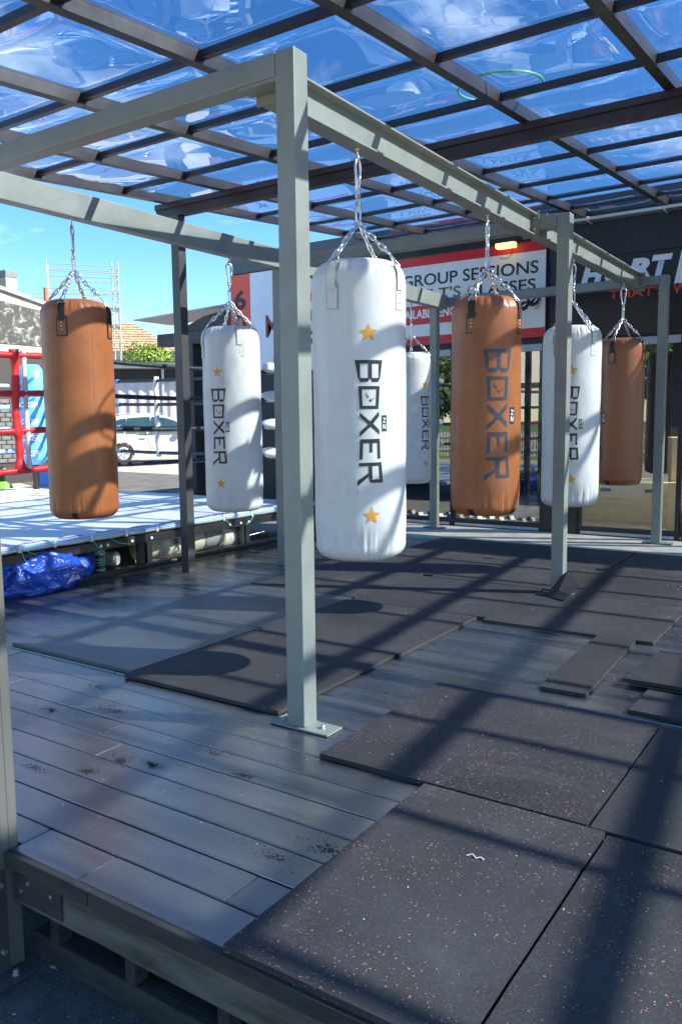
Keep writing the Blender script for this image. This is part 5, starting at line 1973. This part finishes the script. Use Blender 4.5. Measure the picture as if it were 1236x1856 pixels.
# --- scaffold
sp2 = facing(40, 168)
vd3 = ang_dir(168)
rzs2 = math.atan2(-vd3.x, vd3.y)
rzs2 = math.atan2(Vector((vd3.y, -vd3.x)).y, Vector((vd3.y, -vd3.x)).x)
scf = thing('scaffold', 'silver scaffold tower against the sky behind the ring', 'scaffold', (sp2.x, sp2.y, -0.02), rzs2)
W2 = 1.58
for (x, y) in ((-W2, 0), (W2, 0), (-W2, 1.3), (W2, 1.3), (W2 - 0.28, 0.1)):
    bm = bmesh.new()
    tube(bm, [(x, y, 0), (x, y, 8.85)], 0.026, 8)
    obj('standard', bm, 'alu', scf)
for z in (5.2, 5.9, 6.75, 7.3, 7.55, 8.1, 8.35, 8.65):
    for y in (0, 1.3):
        bm = bmesh.new()
        tube(bm, [(-W2 - (0.6 if abs(z - 7.3) < 0.01 else 0), y, z), (W2, y, z)], 0.02, 6)
        obj('ledger', bm, 'alu', scf)
    for x in (-W2, W2):
        bm = bmesh.new()
        tube(bm, [(x, 0, z), (x, 1.3, z)], 0.02, 6)
        obj('transom', bm, 'alu', scf)
for (a, b) in (((-W2, 0, 6.75), (W2, 0, 7.55)), ((-W2, 1.3, 5.2), (W2, 1.3, 6.75)), ((W2, 0, 4.0), (W2, 1.3, 5.6)), ((W2, 0, 5.6), (W2, 1.3, 7.0))):
    bm = bmesh.new()
    tube(bm, [a, b], 0.018, 6)
    obj('brace', bm, 'alu', scf)
for z in (5.95, 6.78):
    obj('platform_board', BX(-W2, W2, 0.1, 1.2, z, z + 0.05), 'alu', scf)
for k in range(14):
    bm = bmesh.new()
    tube(bm, [(W2 - 0.28, 0.1, 3.0 + k * 0.4), (W2, 0.0, 3.0 + k * 0.4)], 0.014, 6)
    obj('rung', bm, 'alu', scf)

# --- dark building at the left with mural, cement bands and bricks
lb = thing('workshop_building', 'old workshop wall with black splattered mural and cement coping at the left edge', 'building', (-16, 10.7, 0))
LO = Vector((-16, 10.7, 0))


def wall_poly(name, pts, m, x, th=0.1, parent=None):
    bm = bmesh.new()
    prism_x(bm, [(y - LO.y, z) for y, z in pts], x - LO.x - th, x - LO.x)
    return obj(name, bm, m, parent or lb)


wall_poly('wall', [(4, -0.02), (12.25, -0.02), (12.25, 3.9), (10.7, 4.2), (4, 5.0)], 'render_grey', -16.0, 0.3)
wall_poly('mural', [(4, 3.02), (12.1, 3.05), (12.1, 3.80), (10.7, 3.955), (4, 4.70)], 'mural', -15.98, 0.02)
wall_poly('lower_wall', [(4, -0.02), (12.2, -0.02), (12.2, 2.80), (4, 2.80)], 'wall_dark', -15.975, 0.02)
wall_poly('coping', [(4, 4.98), (10.7, 4.19), (12.28, 3.89), (12.28, 3.97), (10.7, 4.27), (4, 5.08)], 'render_grey', -15.93, 0.4)
# painted bricks in the lower wall
brick_me = mesh_from(BX(0, 0.03, 0, 0.235, 0, 0.085, 0.006), 'brick', 'brick_dark')
for r_ in range(14):
    for c_ in range(9):
        y = 9.9 + c_ * 0.25 + (0.125 if r_ % 2 else 0)
        put('brick', brick_me, lb, (0.026, y - LO.y, 0.45 + r_ * 0.10))
chm = thing('chimney', 'square cement chimney with dark cap above the workshop wall', 'chimney', (-17.2, 11.75, 4.0))
obj('stack', BX(-0.13, 0.13, -0.15, 0.15, -0.2, 0.70, 0.01), 'chimney', chm)
obj('cap', BX(-0.14, 0.14, -0.16, 0.16, 0.701, 0.86, 0.01), 'shed_roof', chm)
pp_ = facing(21, 101)
vt = thing('vent_pipe', 'orange vent pipe with grey cowl at the end of the workshop wall', 'pipe', (pp_.x, pp_.y, 3.6))
bm = bmesh.new()
tube(bm, [(0, 0, -0.6), (0, 0, 0.95)], 0.055, 10)
obj('pipe', bm, 'orange_pipe', vt)
obj('cowl', BX(-0.42, -0.06, -0.1, 0.1, 0.42, 0.56), 'shed_roof', vt)
bm = bmesh.new()
lathe(bm, [(0.14, -0.6), (0.14, 0.35), (0.13, 0.36)], 12)
obj('flue', bm, 'orange_pipe', vt, loc=(0.12, 0.15, 0))

# --- neighbour pergola
pg = thing('pergola', 'black timber pergola with thin tin roof standing behind the ring', 'pergola', (-8.55, 8.85, -0.02))
obj('post', BX(-0.10, 0.10, -0.10, 0.10, 0.0, 2.44, 0.004), 'pergola', pg)
obj('post', BX(-0.10, 0.10, 2.3, 2.5, 0.0, 2.44, 0.004), 'pergola', pg)
obj('stub_beam', BX(-0.62, 0.86, -0.11, 0.11, 2.441, 2.62, 0.004), 'pergola', pg)
bm = bmesh.new()
prism_y(bm, [(-0.30, 2.621), (0.86, 2.621), (0.86, 2.90), (0.30, 2.83), (-0.10, 2.70)], -0.05, 0.05)
obj('rafter', bm, 'pergola', pg)
bm = bmesh.new()
prism_y(bm, [(-0.98, 2.845), (0.87, 2.915), (0.87, 2.93), (-0.98, 2.857)], -0.25, 0.55)
obj('roof_sheet', bm, 'tin', pg)
vw = thing('pallet', 'pale timber pallet board propped under the pergola roof', 'board', (-7.95, 9.1, 2.3))
obj('board', BX(-0.25, 0.25, -0.02, 0.02, 0, 0.2), 'chimney', vw)

# --- things behind the viewer, seen mirrored in the glass
tn = thing('marquee_tent', 'cream marquee tent mirrored in the gym windows', 'tent', (-14.2, -20, g0))
bm = bmesh.new()
vs = [bm.verts.new(p) for p in ((-4.5, -3, 3.3), (4.5, -3, 3.3), (4.5, 3, 3.3), (-4.5, 3, 3.3), (0, 0, 5.6))]
for f in ((0, 1, 4), (1, 2, 4), (2, 3, 4), (3, 0, 4), (3, 2, 1, 0)):
    bm.faces.new([vs[i] for i in f])
obj('roof', bm, 'tent', tn)
for x, y in ((-4.4, -2.9), (4.4, -2.9), (4.4, 2.9), (-4.4, 2.9)):
    obj('leg', BX(x - 0.05, x + 0.05, y - 0.05, y + 0.05, 0, 3.29), 'alu', tn)
for k, (x, y, h, s_) in enumerate(((-6.6, -17, 7.5, 2.6), (-18.5, -18, 5.0, 2.6), (-26, -20, 6.5, 3.2), (3.5, -19, 6.0, 3.0), (12, -18, 6.5, 3.0))):
    leafy('tree', ['tall yellow green tree mirrored in the right window', 'leafy tree mirrored in the left window', 'dark tree far behind the viewer on the left',
                   'tree behind the viewer', 'tree behind the viewer on the right'][k], 'tree', (x, y, g0),
          [(0, 0, h * 0.62, s_ * 0.8, h * 0.3), (0.8, 0.4, h * 0.8, s_ * 0.55, h * 0.2), (-0.9, -0.3, h * 0.5, s_ * 0.6, h * 0.2)], 3000, 0.2,
          'leaf_bright' if k == 0 else 'leaf_deep', 20 + k, trunk=(0.22, h * 0.6))
tag(obj('bounce_pavement', BX(-60, 40, -14, -1.2, g0 - 0.1, g0 + 0.010), 'yard'), 'unseen pale pavement added behind the viewer to bounce fill light', kind='structure')  # unseen pale ground, added to throw sunlight back as fill
fn = thing('picket_fence', 'pale fence along the far side of the street', 'fence', (-8, -16, g0))
pk = mesh_from(BX(0, 0.10, 0, 0.02, 0.05, 1.15), 'picket', 'house_wall')
for k in range(150):
    put('picket', pk, fn, (-12 + k * 0.16, 0, 0))
for z in (0.3, 0.9):
    obj('rail', BX(-12, 12, 0.021, 0.06, z, z + 0.08), 'house_wall', fn)
bm = bmesh.new()
vs = [bm.verts.new(p) for p in ((-60, -14, g0 + 0.004), (40, -14, g0 + 0.004), (40, -60, g0 + 1.2), (-60, -60, g0 + 1.2))]
bm.faces.new(vs)
tag(obj('lawn_bank', bm, 'lawn'), 'green lawn bank beyond the street', kind='structure')
